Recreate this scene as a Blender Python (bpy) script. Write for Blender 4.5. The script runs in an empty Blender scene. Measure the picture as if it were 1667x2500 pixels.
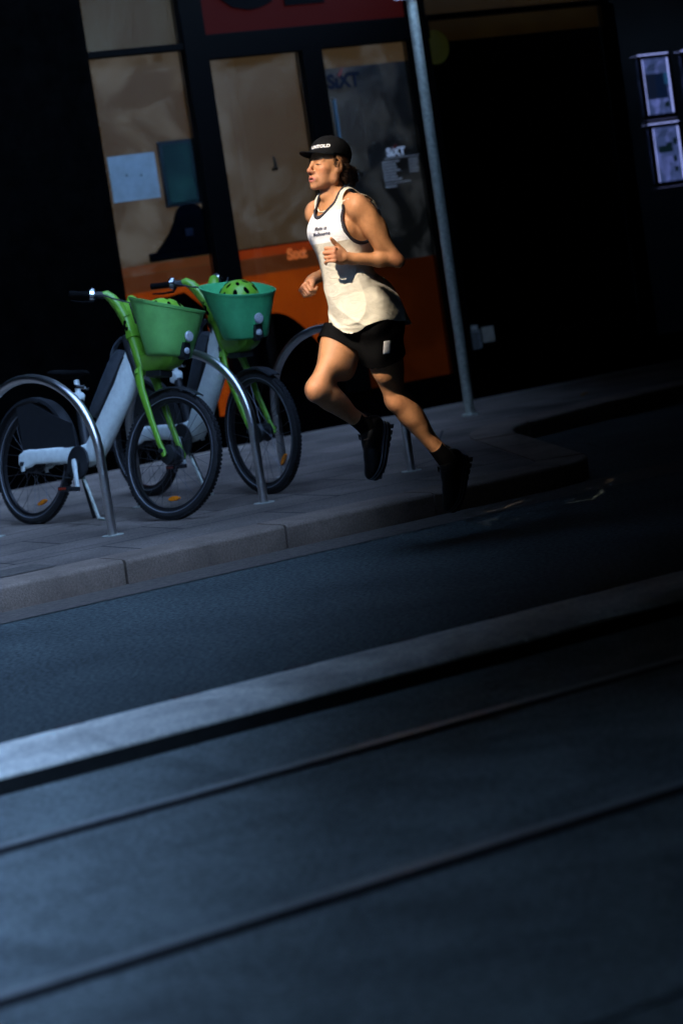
import bpy, bmesh, math, random
import numpy as np
from mathutils import Vector, Matrix
from mathutils.bvhtree import BVHTree
random.seed(7); np.random.seed(7)
sc = bpy.context.scene
COL = sc.collection
R = math.radians

# ------------------------------------------------------------------ camera
CAM_H = 1.5
YAW, PITCH, ROLL = R(31.31), R(6.214), R(-8.481)
LENS = 85.0
cam_d = bpy.data.cameras.new('camera')
cam = bpy.data.objects.new('camera', cam_d); COL.objects.link(cam); sc.camera = cam
cam_d.sensor_fit = 'VERTICAL'; cam_d.sensor_height = 36.0; cam_d.sensor_width = 24.0
cam_d.lens = LENS; cam_d.clip_start = 0.05; cam_d.clip_end = 500
_f = Vector((math.sin(YAW)*math.cos(PITCH), math.cos(YAW)*math.cos(PITCH), -math.sin(PITCH)))
_r0 = Vector((math.cos(YAW), -math.sin(YAW), 0)); _u0 = _r0.cross(_f)
_r = _r0*math.cos(ROLL)+_u0*math.sin(ROLL); _u = -_r0*math.sin(ROLL)+_u0*math.cos(ROLL)
cam.matrix_world = Matrix(((_r.x,_u.x,-_f.x,0),(_r.y,_u.y,-_f.y,0),(_r.z,_u.z,-_f.z,CAM_H),(0,0,0,1)))
cam_d.dof.use_dof = True; cam_d.dof.focus_distance = 11.9; cam_d.dof.aperture_fstop = 2.0

# ------------------------------------------------------------------ sky, sun, exposure
SUN_EL = R(42.0)
SUN_H = Vector((0.905, 0.425, 0)).normalized()            # horizontal travel of the sunlight
SUN_D = Vector((SUN_H.x*math.cos(SUN_EL), SUN_H.y*math.cos(SUN_EL), -math.sin(SUN_EL)))
w = bpy.data.worlds.new('World'); sc.world = w; w.use_nodes = True
nt = w.node_tree; nt.nodes.clear()
sky = nt.nodes.new('ShaderNodeTexSky'); sky.sky_type = 'NISHITA'; sky.sun_disc = False
sky.sun_elevation = SUN_EL; sky.sun_rotation = math.atan2(-SUN_D.x, -SUN_D.y)
sky.air_density = 0.85; sky.dust_density = 0.0; sky.ozone_density = 1.2
bg = nt.nodes.new('ShaderNodeBackground'); bg.inputs['Strength'].default_value = 0.15
ow = nt.nodes.new('ShaderNodeOutputWorld')
nt.links.new(sky.outputs[0], bg.inputs[0]); nt.links.new(bg.outputs[0], ow.inputs[0])
sun_d = bpy.data.lights.new('sun', 'SUN'); sun_d.energy = 2.0; sun_d.angle = R(0.5); sun_d.color = (1.0, 0.86, 0.68)
sun = bpy.data.objects.new('sun', sun_d); COL.objects.link(sun)
sun.rotation_euler = SUN_D.to_track_quat('-Z', 'Y').to_euler(); sun.location = (-10, 5, 20)
sc.view_settings.view_transform = 'Standard'; sc.view_settings.look = 'None'
sc.view_settings.exposure = 3.9; sc.view_settings.gamma = 1.0
sc.cycles.max_bounces = 6; sc.cycles.use_denoising = True

# ------------------------------------------------------------------ helpers
S_ = 1667/1568.0
EM = 0.059          # added glows and LED panels are set for exposure 0, this brings them to the exposure above
def at(px, py, Y):
    """photo point (1568 px wide) -> world point at distance Y from the camera line"""
    f = LENS/36*2500
    d = _f*f + _r*(px*S_-833.5) - _u*(py*S_-1250)
    return Vector((0,0,CAM_H)) + d*(Y/d.y)

def material(name, col, rough=0.6, metal=0.0, var=0.0, scale=20, bump=0.0, bscale=60, spec=0.5, emit=None, es=0.0, attr=None,
             sss=0.0, coat=0.0, stretch=None, col2=None, grime=0.0, gscale=1.2):
    m = bpy.data.materials.new(name); m.use_nodes = True
    n = m.node_tree.nodes; l = m.node_tree.links
    b = n['Principled BSDF']
    b.inputs['Roughness'].default_value = rough; b.inputs['Metallic'].default_value = metal
    b.inputs['Specular IOR Level'].default_value = spec
    b.inputs['Coat Weight'].default_value = coat
    b.inputs['Base Color'].default_value = (*col, 1)
    tc = n.new('ShaderNodeTexCoord'); mp = n.new('ShaderNodeMapping'); l.new(tc.outputs['Object'], mp.inputs[0])
    if stretch: mp.inputs['Scale'].default_value = stretch
    src = None
    if attr:
        a = n.new('ShaderNodeVertexColor'); a.layer_name = attr; src = a.outputs[0]
    if var > 0:
        t = n.new('ShaderNodeTexNoise'); t.inputs['Scale'].default_value = scale; t.inputs['Detail'].default_value = 6
        t.inputs['Roughness'].default_value = 0.65
        l.new(mp.outputs[0], t.inputs['Vector'])
        r = n.new('ShaderNodeMapRange'); r.inputs[1].default_value = 0.3; r.inputs[2].default_value = 0.7
        r.inputs[3].default_value = 1-var; r.inputs[4].default_value = 1+var
        l.new(t.outputs['Fac'], r.inputs[0])
        if col2:
            r.inputs[3].default_value = 0; r.inputs[4].default_value = 1
            mx = n.new('ShaderNodeMix'); mx.data_type = 'RGBA'
            mx.inputs[6].default_value = (*col, 1); mx.inputs[7].default_value = (*col2, 1)
            l.new(r.outputs[0], mx.inputs[0]); src = mx.outputs[2]
        else:
            vm = n.new('ShaderNodeVectorMath'); vm.operation = 'SCALE'
            if src: l.new(src, vm.inputs[0])
            else: vm.inputs[0].default_value = col
            l.new(r.outputs[0], vm.inputs['Scale']); src = vm.outputs[0]
    if grime > 0:
        t3 = n.new('ShaderNodeTexNoise'); t3.inputs['Scale'].default_value = gscale; t3.inputs['Detail'].default_value = 7; t3.inputs['Distortion'].default_value = .6
        t3.inputs['Roughness'].default_value = .62
        l.new(tc.outputs['Object'], t3.inputs['Vector'])
        r3 = n.new('ShaderNodeMapRange'); r3.inputs[1].default_value = .33; r3.inputs[2].default_value = .67
        r3.inputs[3].default_value = 1-grime; r3.inputs[4].default_value = 1+grime*.7
        l.new(t3.outputs['Fac'], r3.inputs[0])
        v3 = n.new('ShaderNodeVectorMath'); v3.operation = 'SCALE'
        if src: l.new(src, v3.inputs[0])
        else: v3.inputs[0].default_value = col
        l.new(r3.outputs[0], v3.inputs['Scale']); src = v3.outputs[0]
    if src: l.new(src, b.inputs['Base Color'])
    if bump > 0:
        t2 = n.new('ShaderNodeTexNoise'); t2.inputs['Scale'].default_value = bscale; t2.inputs['Detail'].default_value = 5
        l.new(mp.outputs[0], t2.inputs['Vector'])
        bp = n.new('ShaderNodeBump'); bp.inputs['Strength'].default_value = bump; bp.inputs['Distance'].default_value = 0.01
        l.new(t2.outputs['Fac'], bp.inputs['Height']); l.new(bp.outputs[0], b.inputs['Normal'])
    if sss > 0:
        b.inputs['Subsurface Weight'].default_value = sss; b.inputs['Subsurface Radius'].default_value = (0.012, 0.005, 0.003)
        b.inputs['Subsurface Scale'].default_value = 0.6
    if emit:
        b.inputs['Emission Color'].default_value = (*emit, 1); b.inputs['Emission Strength'].default_value = es*EM
    return m

def glow_film(name, col, col2, es, scale=1.6, base=(0.06,0.045,0.03), lo=0.43, hi=0.68):
    """emissive panel behind glass; on the panes, added glow and mottling paint in reflections"""
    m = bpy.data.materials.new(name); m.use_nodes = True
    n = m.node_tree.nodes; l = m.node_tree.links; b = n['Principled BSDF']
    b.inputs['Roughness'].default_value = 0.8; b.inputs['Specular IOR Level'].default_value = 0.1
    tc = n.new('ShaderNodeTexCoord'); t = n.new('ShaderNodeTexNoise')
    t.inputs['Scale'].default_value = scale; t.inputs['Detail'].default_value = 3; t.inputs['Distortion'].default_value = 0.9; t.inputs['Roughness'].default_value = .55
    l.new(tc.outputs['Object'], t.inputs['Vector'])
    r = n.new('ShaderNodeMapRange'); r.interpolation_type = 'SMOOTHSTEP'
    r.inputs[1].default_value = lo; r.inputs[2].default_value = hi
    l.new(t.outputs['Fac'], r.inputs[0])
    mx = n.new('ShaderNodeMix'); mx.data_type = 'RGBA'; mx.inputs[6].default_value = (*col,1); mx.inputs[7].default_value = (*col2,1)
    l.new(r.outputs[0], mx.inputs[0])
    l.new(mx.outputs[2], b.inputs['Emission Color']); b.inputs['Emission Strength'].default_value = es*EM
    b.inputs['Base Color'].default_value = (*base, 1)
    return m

def glass_mat(name, tint=(0.9,0.93,0.95), refl=1.0):
    m = bpy.data.materials.new(name); m.use_nodes = True
    n = m.node_tree.nodes; l = m.node_tree.links; n.clear()
    o = n.new('ShaderNodeOutputMaterial'); mix = n.new('ShaderNodeMixShader'); fr = n.new('ShaderNodeFresnel')
    fr.inputs[0].default_value = 1.5
    tr = n.new('ShaderNodeBsdfTransparent'); tr.inputs[0].default_value = (*tint,1)
    gl = n.new('ShaderNodeBsdfGlossy'); gl.inputs['Roughness'].default_value = 0.03
    l.new(fr.outputs[0], mix.inputs[0]); l.new(tr.outputs[0], mix.inputs[1]); l.new(gl.outputs[0], mix.inputs[2])
    l.new(mix.outputs[0], o.inputs[0]); return m

class MB:
    def __init__(s): s.v = []; s.f = []
    def add(s, vs, fs):
        b = len(s.v); s.v += [tuple(x) for x in vs]; s.f += [tuple(i+b for i in f) for f in fs]; return s
    def box(s, lo, hi, M=None):
        x0,y0,z0 = lo; x1,y1,z1 = hi
        vs = [Vector(p) for p in ((x0,y0,z0),(x1,y0,z0),(x1,y1,z0),(x0,y1,z0),(x0,y0,z1),(x1,y0,z1),(x1,y1,z1),(x0,y1,z1))]
        if M: vs = [M @ p for p in vs]
        return s.add(vs, [(0,3,2,1),(4,5,6,7),(0,1,5,4),(1,2,6,5),(2,3,7,6),(3,0,4,7)])
    def rings(s, rings, closed=True, caps=True):
        n = len(rings[0]); vs = [p for r in rings for p in r]; fs = []
        m = n if closed else n-1
        for i in range(len(rings)-1):
            for j in range(m):
                k = (j+1) % n
                fs.append((i*n+j, i*n+k, (i+1)*n+k, (i+1)*n+j))
        if caps and closed:
            fs.append(tuple(reversed(range(n)))); fs.append(tuple((len(rings)-1)*n+j for j in range(n)))
        return s.add(vs, fs)
    def tube(s, pts, rad, seg=12, caps=True, squash=1.0, upv=None):
        pts = [Vector(p) for p in pts]; k = len(pts)
        rad = rad if isinstance(rad, (list, tuple)) else [rad]*k
        T = []
        for i in range(k):
            a = pts[max(i-1,0)]; b = pts[min(i+1,k-1)]; T.append((b-a).normalized())
        up = Vector(upv) if upv else (Vector((0,0,1)) if abs(T[0].z) < .9 else Vector((1,0,0)))
        N = (up - T[0]*up.dot(T[0])).normalized(); rings = []
        for i in range(k):
            N = (N - T[i]*N.dot(T[i])).normalized(); B = T[i].cross(N)
            rings.append([pts[i] + (N*math.cos(2*math.pi*j/seg) + B*math.sin(2*math.pi*j/seg)*squash)*rad[i] for j in range(seg)])
        return s.rings(rings, caps=caps)
    def lathe(s, prof, seg=32, M=None, axis='Z', closed_prof=False):
        """prof: (radius, height) pairs about axis"""
        rings = []
        for r, h in prof:
            ring = []
            for j in range(seg):
                a = 2*math.pi*j/seg; c, q = r*math.cos(a), r*math.sin(a)
                p = Vector((c,q,h)) if axis == 'Z' else (Vector((c,h,q)) if axis == 'Y' else Vector((h,c,q)))
                ring.append(M @ p if M else p)
            rings.append(ring)
        if closed_prof: rings.append(rings[0])
        return s.rings(rings, caps=not closed_prof)
    def ellipsoid(s, c, r, seg=20, M=None):
        rings = []
        c = Vector(c); k = seg//2
        for i in range(1, k):
            t = math.pi*i/k
            rings.append([Vector((r[0]*math.sin(t)*math.cos(2*math.pi*j/seg), r[1]*math.sin(t)*math.sin(2*math.pi*j/seg), -r[2]*math.cos(t))) for j in range(seg)])
        rings = [[(M @ p if M else p)+c for p in q] for q in rings]
        return s.rings(rings)
    def xf(s, M): s.v = [tuple(M @ Vector(p)) for p in s.v]; return s
    def build(s, name, mat, parent=None, smooth=True, bevel=0.0, angle=35, subd=0):
        me = bpy.data.meshes.new(name); me.from_pydata(s.v, [], s.f)
        bm = bmesh.new(); bm.from_mesh(me); bmesh.ops.recalc_face_normals(bm, faces=bm.faces); bm.to_mesh(me); bm.free()
        return link(name, me, mat, parent, smooth, bevel, angle, subd)

def link(name, me, mat, parent=None, smooth=True, bevel=0.0, angle=35, subd=0):
    o = bpy.data.objects.new(name, me); COL.objects.link(o)
    if mat: me.materials.append(mat)
    if smooth:
        me.polygons.foreach_set('use_smooth', [True]*len(me.polygons))
        try: me.set_sharp_from_angle(angle=R(angle))
        except Exception: pass
    if parent: o.parent = parent
    if bevel > 0:
        b = o.modifiers.new('bevel', 'BEVEL'); b.width = bevel; b.segments = 2; b.limit_method = 'ANGLE'; b.angle_limit = R(40)
    if subd:
        q = o.modifiers.new('sub', 'SUBSURF'); q.levels = subd; q.render_levels = subd
    return o

def tag(o, label=None, cat=None, group=None, kind=None):
    if label: o['label'] = label
    if cat: o['category'] = cat
    if group: o['group'] = group
    if kind: o['kind'] = kind
    return o
def empty(name, loc, rot=(0,0,0)):
    o = bpy.data.objects.new(name, None); COL.objects.link(o); o.location = loc; o.rotation_euler = rot
    o.empty_display_size = 0.2; return o

def text_mesh(body, size, extrude=0.0, align='CENTER', shear=0.0, bold=0.0, space=1.0):
    cu = bpy.data.curves.new('t', 'FONT'); cu.body = body; cu.size = size; cu.extrude = extrude
    cu.align_x = align; cu.align_y = 'CENTER'; cu.shear = shear; cu.offset = bold; cu.space_character = space; cu.resolution_u = 4
    o = bpy.data.objects.new('t', cu); COL.objects.link(o)
    dg = bpy.context.evaluated_depsgraph_get(); dg.update()
    me = bpy.data.meshes.new_from_object(o.evaluated_get(dg))
    bpy.data.objects.remove(o); bpy.data.curves.remove(cu)
    return me
def text_obj(name, body, size, mat, M, parent=None, **k):
    me = text_mesh(body, size, **k); me.transform(M); return link(name, me, mat, parent, smooth=False)
def face_street(x, y, z):          # text frame readable from the street (reads along +X, faces -Y)
    return Matrix(((1,0,0,x),(0,0,-1,y),(0,1,0,z),(0,0,0,1)))

# ------------------------------------------------------------------ signed-distance modelling for bodies
class Vol:
    def __init__(s, lo, hi, h):
        s.lo = np.array(lo, np.float32); s.h = h
        s.n = np.ceil((np.array(hi)-s.lo)/h).astype(int)+1
        s.d = np.full(tuple(s.n), 0.2, np.float32)
    def box(s, lo, hi):
        a = np.clip(np.floor((np.array(lo)-s.lo)/s.h).astype(int), 0, s.n); b = np.clip(np.ceil((np.array(hi)-s.lo)/s.h).astype(int)+1, 0, s.n)
        sl = tuple(slice(i,j) for i,j in zip(a,b))
        g = [ (s.lo[i]+s.h*np.arange(a[i],b[i])).astype(np.float32) for i in range(3)]
        return sl, g[0][:,None,None], g[1][None,:,None], g[2][None,None,:]
    def comb(s, sl, d, k, sub=False):
        a = s.d[sl]
        if a.size == 0: return
        if sub:
            d = -d
            hh = np.maximum(k-np.abs(a-d),0)/max(k,1e-6); s.d[sl] = np.maximum(a,d)+hh*hh*k*.25
        else:
            hh = np.maximum(k-np.abs(a-d),0)/max(k,1e-6); s.d[sl] = np.minimum(a,d)-hh*hh*k*.25
    def cone(s, a, b, r1, r2, k=.02, sub=False):
        a = np.array(a,float); b = np.array(b,float); m = max(r1,r2)+k+3*s.h
        sl,X,Y,Z = s.box(np.minimum(a,b)-m, np.maximum(a,b)+m)
        ab = b-a; L2 = max((ab*ab).sum(),1e-9)
        t = np.clip(((X-a[0])*ab[0]+(Y-a[1])*ab[1]+(Z-a[2])*ab[2])/L2, 0, 1)
        d = np.sqrt((X-a[0]-t*ab[0])**2+(Y-a[1]-t*ab[1])**2+(Z-a[2]-t*ab[2])**2)-(r1+t*(r2-r1))
        s.comb(sl, d, k, sub); return s
    def ell(s, c, r, k=.02, M=None, sub=False):
        c = np.array(c,float); r = np.array(r,float); m = r.max()+k+3*s.h
        sl,X,Y,Z = s.box(c-m, c+m)
        X = X-c[0]; Y = Y-c[1]; Z = Z-c[2]
        if M is not None:
            M = np.array(M); X,Y,Z = (M[0,0]*X+M[1,0]*Y+M[2,0]*Z, M[0,1]*X+M[1,1]*Y+M[2,1]*Z, M[0,2]*X+M[1,2]*Y+M[2,2]*Z)
        k0 = np.sqrt((X/r[0])**2+(Y/r[1])**2+(Z/r[2])**2); k1 = np.sqrt((X/r[0]**2)**2+(Y/r[1]**2)**2+(Z/r[2]**2)**2)
        s.comb(sl, k0*(k0-1)/np.maximum(k1,1e-6), k, sub); return s
    def grid(s):
        return [ (s.lo[i]+s.h*np.arange(s.n[i])).astype(np.float32).reshape([-1 if j==i else 1 for j in range(3)]) for i in range(3)]
    def mesh(s):
        d = s.d; ins = d < 0
        n = s.n; c = np.zeros(tuple(n-1), np.int8)
        for i in (0,1):
            for j in (0,1):
                for k in (0,1): c += ins[i:n[0]-1+i, j:n[1]-1+j, k:n[2]-1+k]
        act = np.argwhere((c>0)&(c<8)); idx = np.full(tuple(n-1), -1, np.int32)
        idx[act[:,0],act[:,1],act[:,2]] = np.arange(len(act))
        corners = np.array([(i,j,k) for i in (0,1) for j in (0,1) for k in (0,1)])
        vals = np.stack([d[act[:,0]+q[0],act[:,1]+q[1],act[:,2]+q[2]] for q in corners],1)
        acc = np.zeros((len(act),3)); cnt = np.zeros(len(act))
        for a in range(8):
            for b in range(a+1,8):
                if np.abs(corners[a]-corners[b]).sum() != 1: continue
                va, vb = vals[:,a], vals[:,b]; m = (va<0)!=(vb<0)
                t = va[m]/(va[m]-vb[m])
                acc[m] += corners[a]+t[:,None]*(corners[b]-corners[a]); cnt[m] += 1
        V = s.lo + s.h*(act+acc/cnt[:,None])
        F = []
        for ax in range(3):
            o1, o2 = [(1,2),(2,0),(0,1)][ax]
            A = ins.take(range(0,n[ax]-1),ax); B = ins.take(range(1,n[ax]),ax)
            e = np.argwhere(A!=B); ok = (e[:,o1]>0)&(e[:,o2]>0)&(e[:,o1]<n[o1]-1)&(e[:,o2]<n[o2]-1); e = e[ok]
            inn = ins[e[:,0],e[:,1],e[:,2]]
            def cell(da,db):
                q = e.copy(); q[:,o1]-=da; q[:,o2]-=db; return idx[q[:,0],q[:,1],q[:,2]]
            quad = np.stack([cell(1,1),cell(0,1),cell(0,0),cell(1,0)],1)
            quad[~inn] = quad[~inn][:,::-1]; F.append(quad)
        return V, np.concatenate(F)
def smooth_mesh(V, F, it=2, lam=.5):
    n = len(V); e = np.concatenate([F[:,[0,1]],F[:,[1,2]],F[:,[2,3]],F[:,[3,0]]])
    for q in range(it*2):
        l = lam if q%2==0 else -lam*1.03
        acc = np.zeros_like(V); cnt = np.zeros(n)
        for a,b in ((0,1),(1,0)):
            for c in range(3): acc[:,c] += np.bincount(e[:,a], V[e[:,b],c], n)
            cnt += np.bincount(e[:,a], minlength=n)
        V = V + l*(acc/np.maximum(cnt,1)[:,None]-V)
    return V
def np_mesh(name, V, F, mat, parent=None, col=None):
    me = bpy.data.meshes.new(name); me.from_pydata(V.tolist(), [], F.tolist())
    if col is not None:
        a = me.color_attributes.new('col', 'FLOAT_COLOR', 'POINT')
        a.data.foreach_set('color', np.concatenate([col, np.ones((len(col),1))],1).astype(np.float32).ravel())
    return link(name, me, mat, parent, True, 0, 180)
# ------------------------------------------------------------------ materials
M_asph = material('asphalt', (0.066,0.084,0.082), 0.85, var=0.9, scale=48, bump=0.6, bscale=160, spec=0.3, grime=.24, gscale=1.3)
M_conc = material('track_concrete', (0.215,0.245,0.228), 0.85, var=0.5, scale=60, bump=0.4, bscale=90, spec=0.3, grime=.30, gscale=2.6)
M_gutter = material('gutter_concrete', (0.115,0.095,0.078), 0.85, var=0.35, scale=30, bump=0.4, bscale=150, spec=0.3)
M_kerb = material('bluestone_kerb', (0.25,0.185,0.140), 0.8, var=0.28, scale=90, bump=0.4, bscale=160, spec=0.3, grime=.3, gscale=2.5)
M_white = material('weathered_white_concrete', (0.86,0.82,0.70), 0.75, var=0.25, scale=50, bump=0.3, bscale=80, grime=.42, gscale=2.2)
M_slot = material('dark_slot', (0.05,0.05,0.05), 0.8)
M_steel = material('galvanised_steel', (0.44,0.46,0.39), 0.5, 0.4, var=0.35, scale=45, bump=0.15, bscale=120)
M_rail = material('worn_rail_steel', (0.36,0.37,0.34), 0.45, 0.1, var=0.2, scale=20)
M_groove = material('rail_groove', (0.012,0.012,0.013), 0.9)
M_stain = material('brushed_stainless', (0.72,0.70,0.68), 0.30, 1.0, var=0.12, scale=30, stretch=(1,1,12), bump=0.06, bscale=150)
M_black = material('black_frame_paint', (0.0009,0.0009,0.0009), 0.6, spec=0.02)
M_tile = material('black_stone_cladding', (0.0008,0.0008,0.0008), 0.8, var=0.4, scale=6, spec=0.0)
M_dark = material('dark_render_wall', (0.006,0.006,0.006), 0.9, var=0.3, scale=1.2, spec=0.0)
M_concb = material('grey_concrete_wall', (0.16,0.16,0.16), 0.9, var=0.25, scale=0.8, bump=0.2, bscale=15)
M_under = material('dark_shade_deck', (0.012,0.012,0.013), 0.95, spec=0.05)  # near-black colour of the added unseen deck

# pavement: sawn bluestone pavers with thin dark joints
def pave_mat():
    m = material('bluestone_pavers', (0.195,0.155,0.125), 0.8, var=0.55, scale=70, bump=0.35, bscale=120, spec=0.35)
    n = m.node_tree.nodes; l = m.node_tree.links; b = n['Principled BSDF']
    br = n.new('ShaderNodeTexBrick'); br.offset = 0.5
    tc = n.new('ShaderNodeTexCoord'); l.new(tc.outputs['Object'], br.inputs['Vector'])
    br.inputs['Scale'].default_value = 1.0; br.inputs['Brick Width'].default_value = 1.0; br.inputs['Row Height'].default_value = 0.5
    br.inputs['Mortar Size'].default_value = 0.008; br.inputs['Mortar Smooth'].default_value = 0.1
    br.inputs['Color1'].default_value = (1,1,1,1); br.inputs['Color2'].default_value = (0.72,0.72,0.74,1); br.inputs['Mortar'].default_value = (0.12,0.12,0.12,1)
    old = b.inputs['Base Color'].links[0].from_socket
    mx = n.new('ShaderNodeMix'); mx.data_type = 'RGBA'; mx.blend_type = 'MULTIPLY'; mx.inputs[0].default_value = 1
    st = n.new('ShaderNodeTexNoise'); st.inputs['Scale'].default_value = 1.6; st.inputs['Detail'].default_value = 5
    l.new(tc.outputs['Object'], st.inputs['Vector'])
    sr = n.new('ShaderNodeMapRange'); sr.inputs[1].default_value = .35; sr.inputs[2].default_value = .65; sr.inputs[3].default_value = .62; sr.inputs[4].default_value = 1.25
    l.new(st.outputs['Fac'], sr.inputs[0])
    vm = n.new('ShaderNodeVectorMath'); vm.operation = 'SCALE'; l.new(br.outputs['Color'], vm.inputs[0]); l.new(sr.outputs[0], vm.inputs['Scale'])
    l.new(old, mx.inputs[6]); l.new(vm.outputs[0], mx.inputs[7]); l.new(mx.outputs[2], b.inputs['Base Color'])
    return m
M_pave = pave_mat()

# ------------------------------------------------------------------ ground
KY = 10.73; PZ = 0.127; WALL_Y = 16.0
mb = MB(); mb.add([(-60,-60,0),(80,-60,0),(80,60,0),(-60,60,0)], [(0,1,2,3)])
tag(mb.build('road', M_asph, smooth=False), kind='structure')
def strip(name, mat, x0, x1, y0, y1, z):
    m = MB(); m.add([(x0,y0,z),(x1,y0,z),(x1,y1,z),(x0,y1,z)], [(0,1,2,3)])
    return tag(m.build(name, mat, smooth=False), kind='structure')
strip('tram_track_slab', M_conc, -30, 40, 2.2, 6.79, 0.004)
strip('gutter', M_gutter, -20, 30, KY-0.36, KY+0.05, 0.004)
for i, y in enumerate((6.11, 4.79)):
    o = strip('tram_rail', M_rail, -30, 40, y+0.012, y+0.062, 0.010)
    o = strip('tram_rail_groove', M_groove, -30, 40, y-0.046, y+0.010, 0.008)
for y in (3.55,):
    strip('slab_joint', M_groove, -30, 40, y, y+0.012, 0.008)

# kerb: line along the street, rounded corner, then the loading bay cut back towards the shops
path = [(-20, KY)]
path += [(7.9, KY)]
for a in range(-80, -25, 9): path.append((7.9+0.55*math.cos(R(a)), KY+0.55+0.55*math.sin(R(a))))
path += [(8.394, 11.04), (8.85, 12.0), (9.16, 12.65)]
for t in (0.12,0.25,0.4,0.55,0.7,0.85,1.0):
    path.append((9.16+0.25*2*t*(1-t)+0.62*t*t, 12.65+0.62*2*t*(1-t)+0.80*t*t))
path += [(10.6, 13.66), (12.4, 14.0), (26, 14.9)]
path = [Vector((x,y,0)) for x,y in path]
def resample(P, step):
    out = [P[0]]; acc = 0
    for a,b in zip(P[:-1], P[1:]):
        L = (b-a).length; n = max(1,int(L/step))
        for i in range(1,n+1): out.append(a.lerp(b,i/n))
    return out
rp = resample(path, 0.155)
nrm = []
for i in range(len(rp)):
    t = (rp[min(i+1,len(rp)-1)]-rp[max(i-1,0)]).normalized(); nrm.append(Vector((-t.y,t.x,0)))
prof = [(0.012,-0.05),(0.008,0.0),(0.003,0.107),(0.007,0.119),(0.016,0.126),(0.028,PZ+.001),(0.30,PZ+0.002),(0.30,-0.05)]
km = MB(); cnt = 0; i = 0
while i < len(rp)-1:
    j = min(i+6, len(rp)-1)
    rings = []
    jit = random.uniform(-.004,.004); jz = random.uniform(-.003,.003)
    for k in range(i, j+1):
        c = rp[k].copy()
        if k == j: c = rp[k]+(rp[k-1]-rp[k]).normalized()*0.014
        rings.append([c+nrm[k]*(a+jit)+Vector((0,0,z+(jz if z>0.05 else 0))) for a,z in prof])
    km.rings(rings); i = j
tag(km.build('kerb', M_kerb, angle=50), kind='structure')
# pavement fills from behind the kerb stones to the shop wall
eg = [rp[k]+nrm[k]*0.304 for k in range(len(rp))]; xm = -99; vs = []
for p in eg:
    xm = max(xm+1e-4, p.x); vs += [(xm,p.y,PZ),(xm,WALL_Y+0.4,PZ)]
me = bpy.data.meshes.new('pavement'); me.from_pydata(vs,[],[(2*i,2*i+2,2*i+3,2*i+1) for i in range(len(eg)-1)])
tag(link('pavement', me, M_pave, smooth=False), kind='structure')
# asphalt patch beside the kerb at left and thin cracks
cm = MB()
def crack(pts, wd=0.011, z=PZ+0.004):
    pts = [Vector(p) for p in pts]; pp = []
    for a,b in zip(pts[:-1],pts[1:]):
        for t in range(5): pp.append(a.lerp(b,t/5)+Vector((random.uniform(-.012,.012),random.uniform(-.012,.012),0)))
    pp.append(pts[-1])
    vs = []; 
    for i,p in enumerate(pp):
        t = (pp[min(i+1,len(pp)-1)]-pp[max(i-1,0)]).normalized(); n = Vector((-t.y,t.x,0))*wd*random.uniform(.4,.9)
        vs += [(p.x+n.x,p.y+n.y,z),(p.x-n.x,p.y-n.y,z)]
    cm.add(vs, [(2*i,2*i+1,2*i+3,2*i+2) for i in range(len(pp)-1)])
crack([(7.9,12.1,0),(8.3,12.35,0),(8.8,12.1,0),(8.75,11.5,0),(8.6,11.2,0)])
crack([(8.3,12.35,0),(8.7,13.0,0),(9.4,13.95,0)]); crack([(9.0,14.3,0),(10.6,14.1,0),(13,14.5,0),(17,15.0,0)], .02)
crack([(4.5,12.6,0),(6.2,12.75,0),(7.4,12.5,0)], .006); crack([(5.0,11.6,0),(6.6,11.62,0)], .006)
tag(cm.build('pavement_crack', M_groove, smooth=False), kind='structure')
strip('pavement_patch', M_gutter, 3.6, 5.03, KY+0.33, KY+0.62, PZ+0.004)

# ------------------------------------------------------------------ low white kerb between the road lane and the tram track
sep = MB(); x = -12.0
prof2 = [(6.86,-0.03),(6.86,0.05),(6.79,0.052),(6.79,0.060),(6.83,0.074),(7.22,0.076),(7.30,0.062),(7.335,0.0),(7.335,-0.03)]
while x < 30:
    x1 = x+2.4
    rr = []
    for xx in (x, x+0.006, x1-0.014, x1-0.008):
        e = 0.006 if xx in (x, x1-0.008) else 0
        rr.append([(xx, y+(e if y<7 else -e), z-(e if z>0.03 else 0)) for y,z in prof2])
    sep.rings(rr); x = x1
so = sep.build('separator_kerb', M_white, angle=30)
tag(so, 'long low white concrete kerb dividing the dark road lane from the tram track', 'kerb')
m = MB(); m.box((-12,6.785,-.02),(30,6.86,.050)); m.build('shade_strip',material('dark_shade_strip',(.012,.013,.012),.9,var=.4,scale=20),so,smooth=False)  # dark strip put on the near face to stand for its shade
for k in range(16):
    m = MB(); m.box((-0.045,-0.05,0),(0.045,0.035,0.012))
    xx = 1.92+0.447*k
    s = m.build('drain_slot', M_slot, so, bevel=.003); s.location = (xx, 7.27, 0.061)

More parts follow.
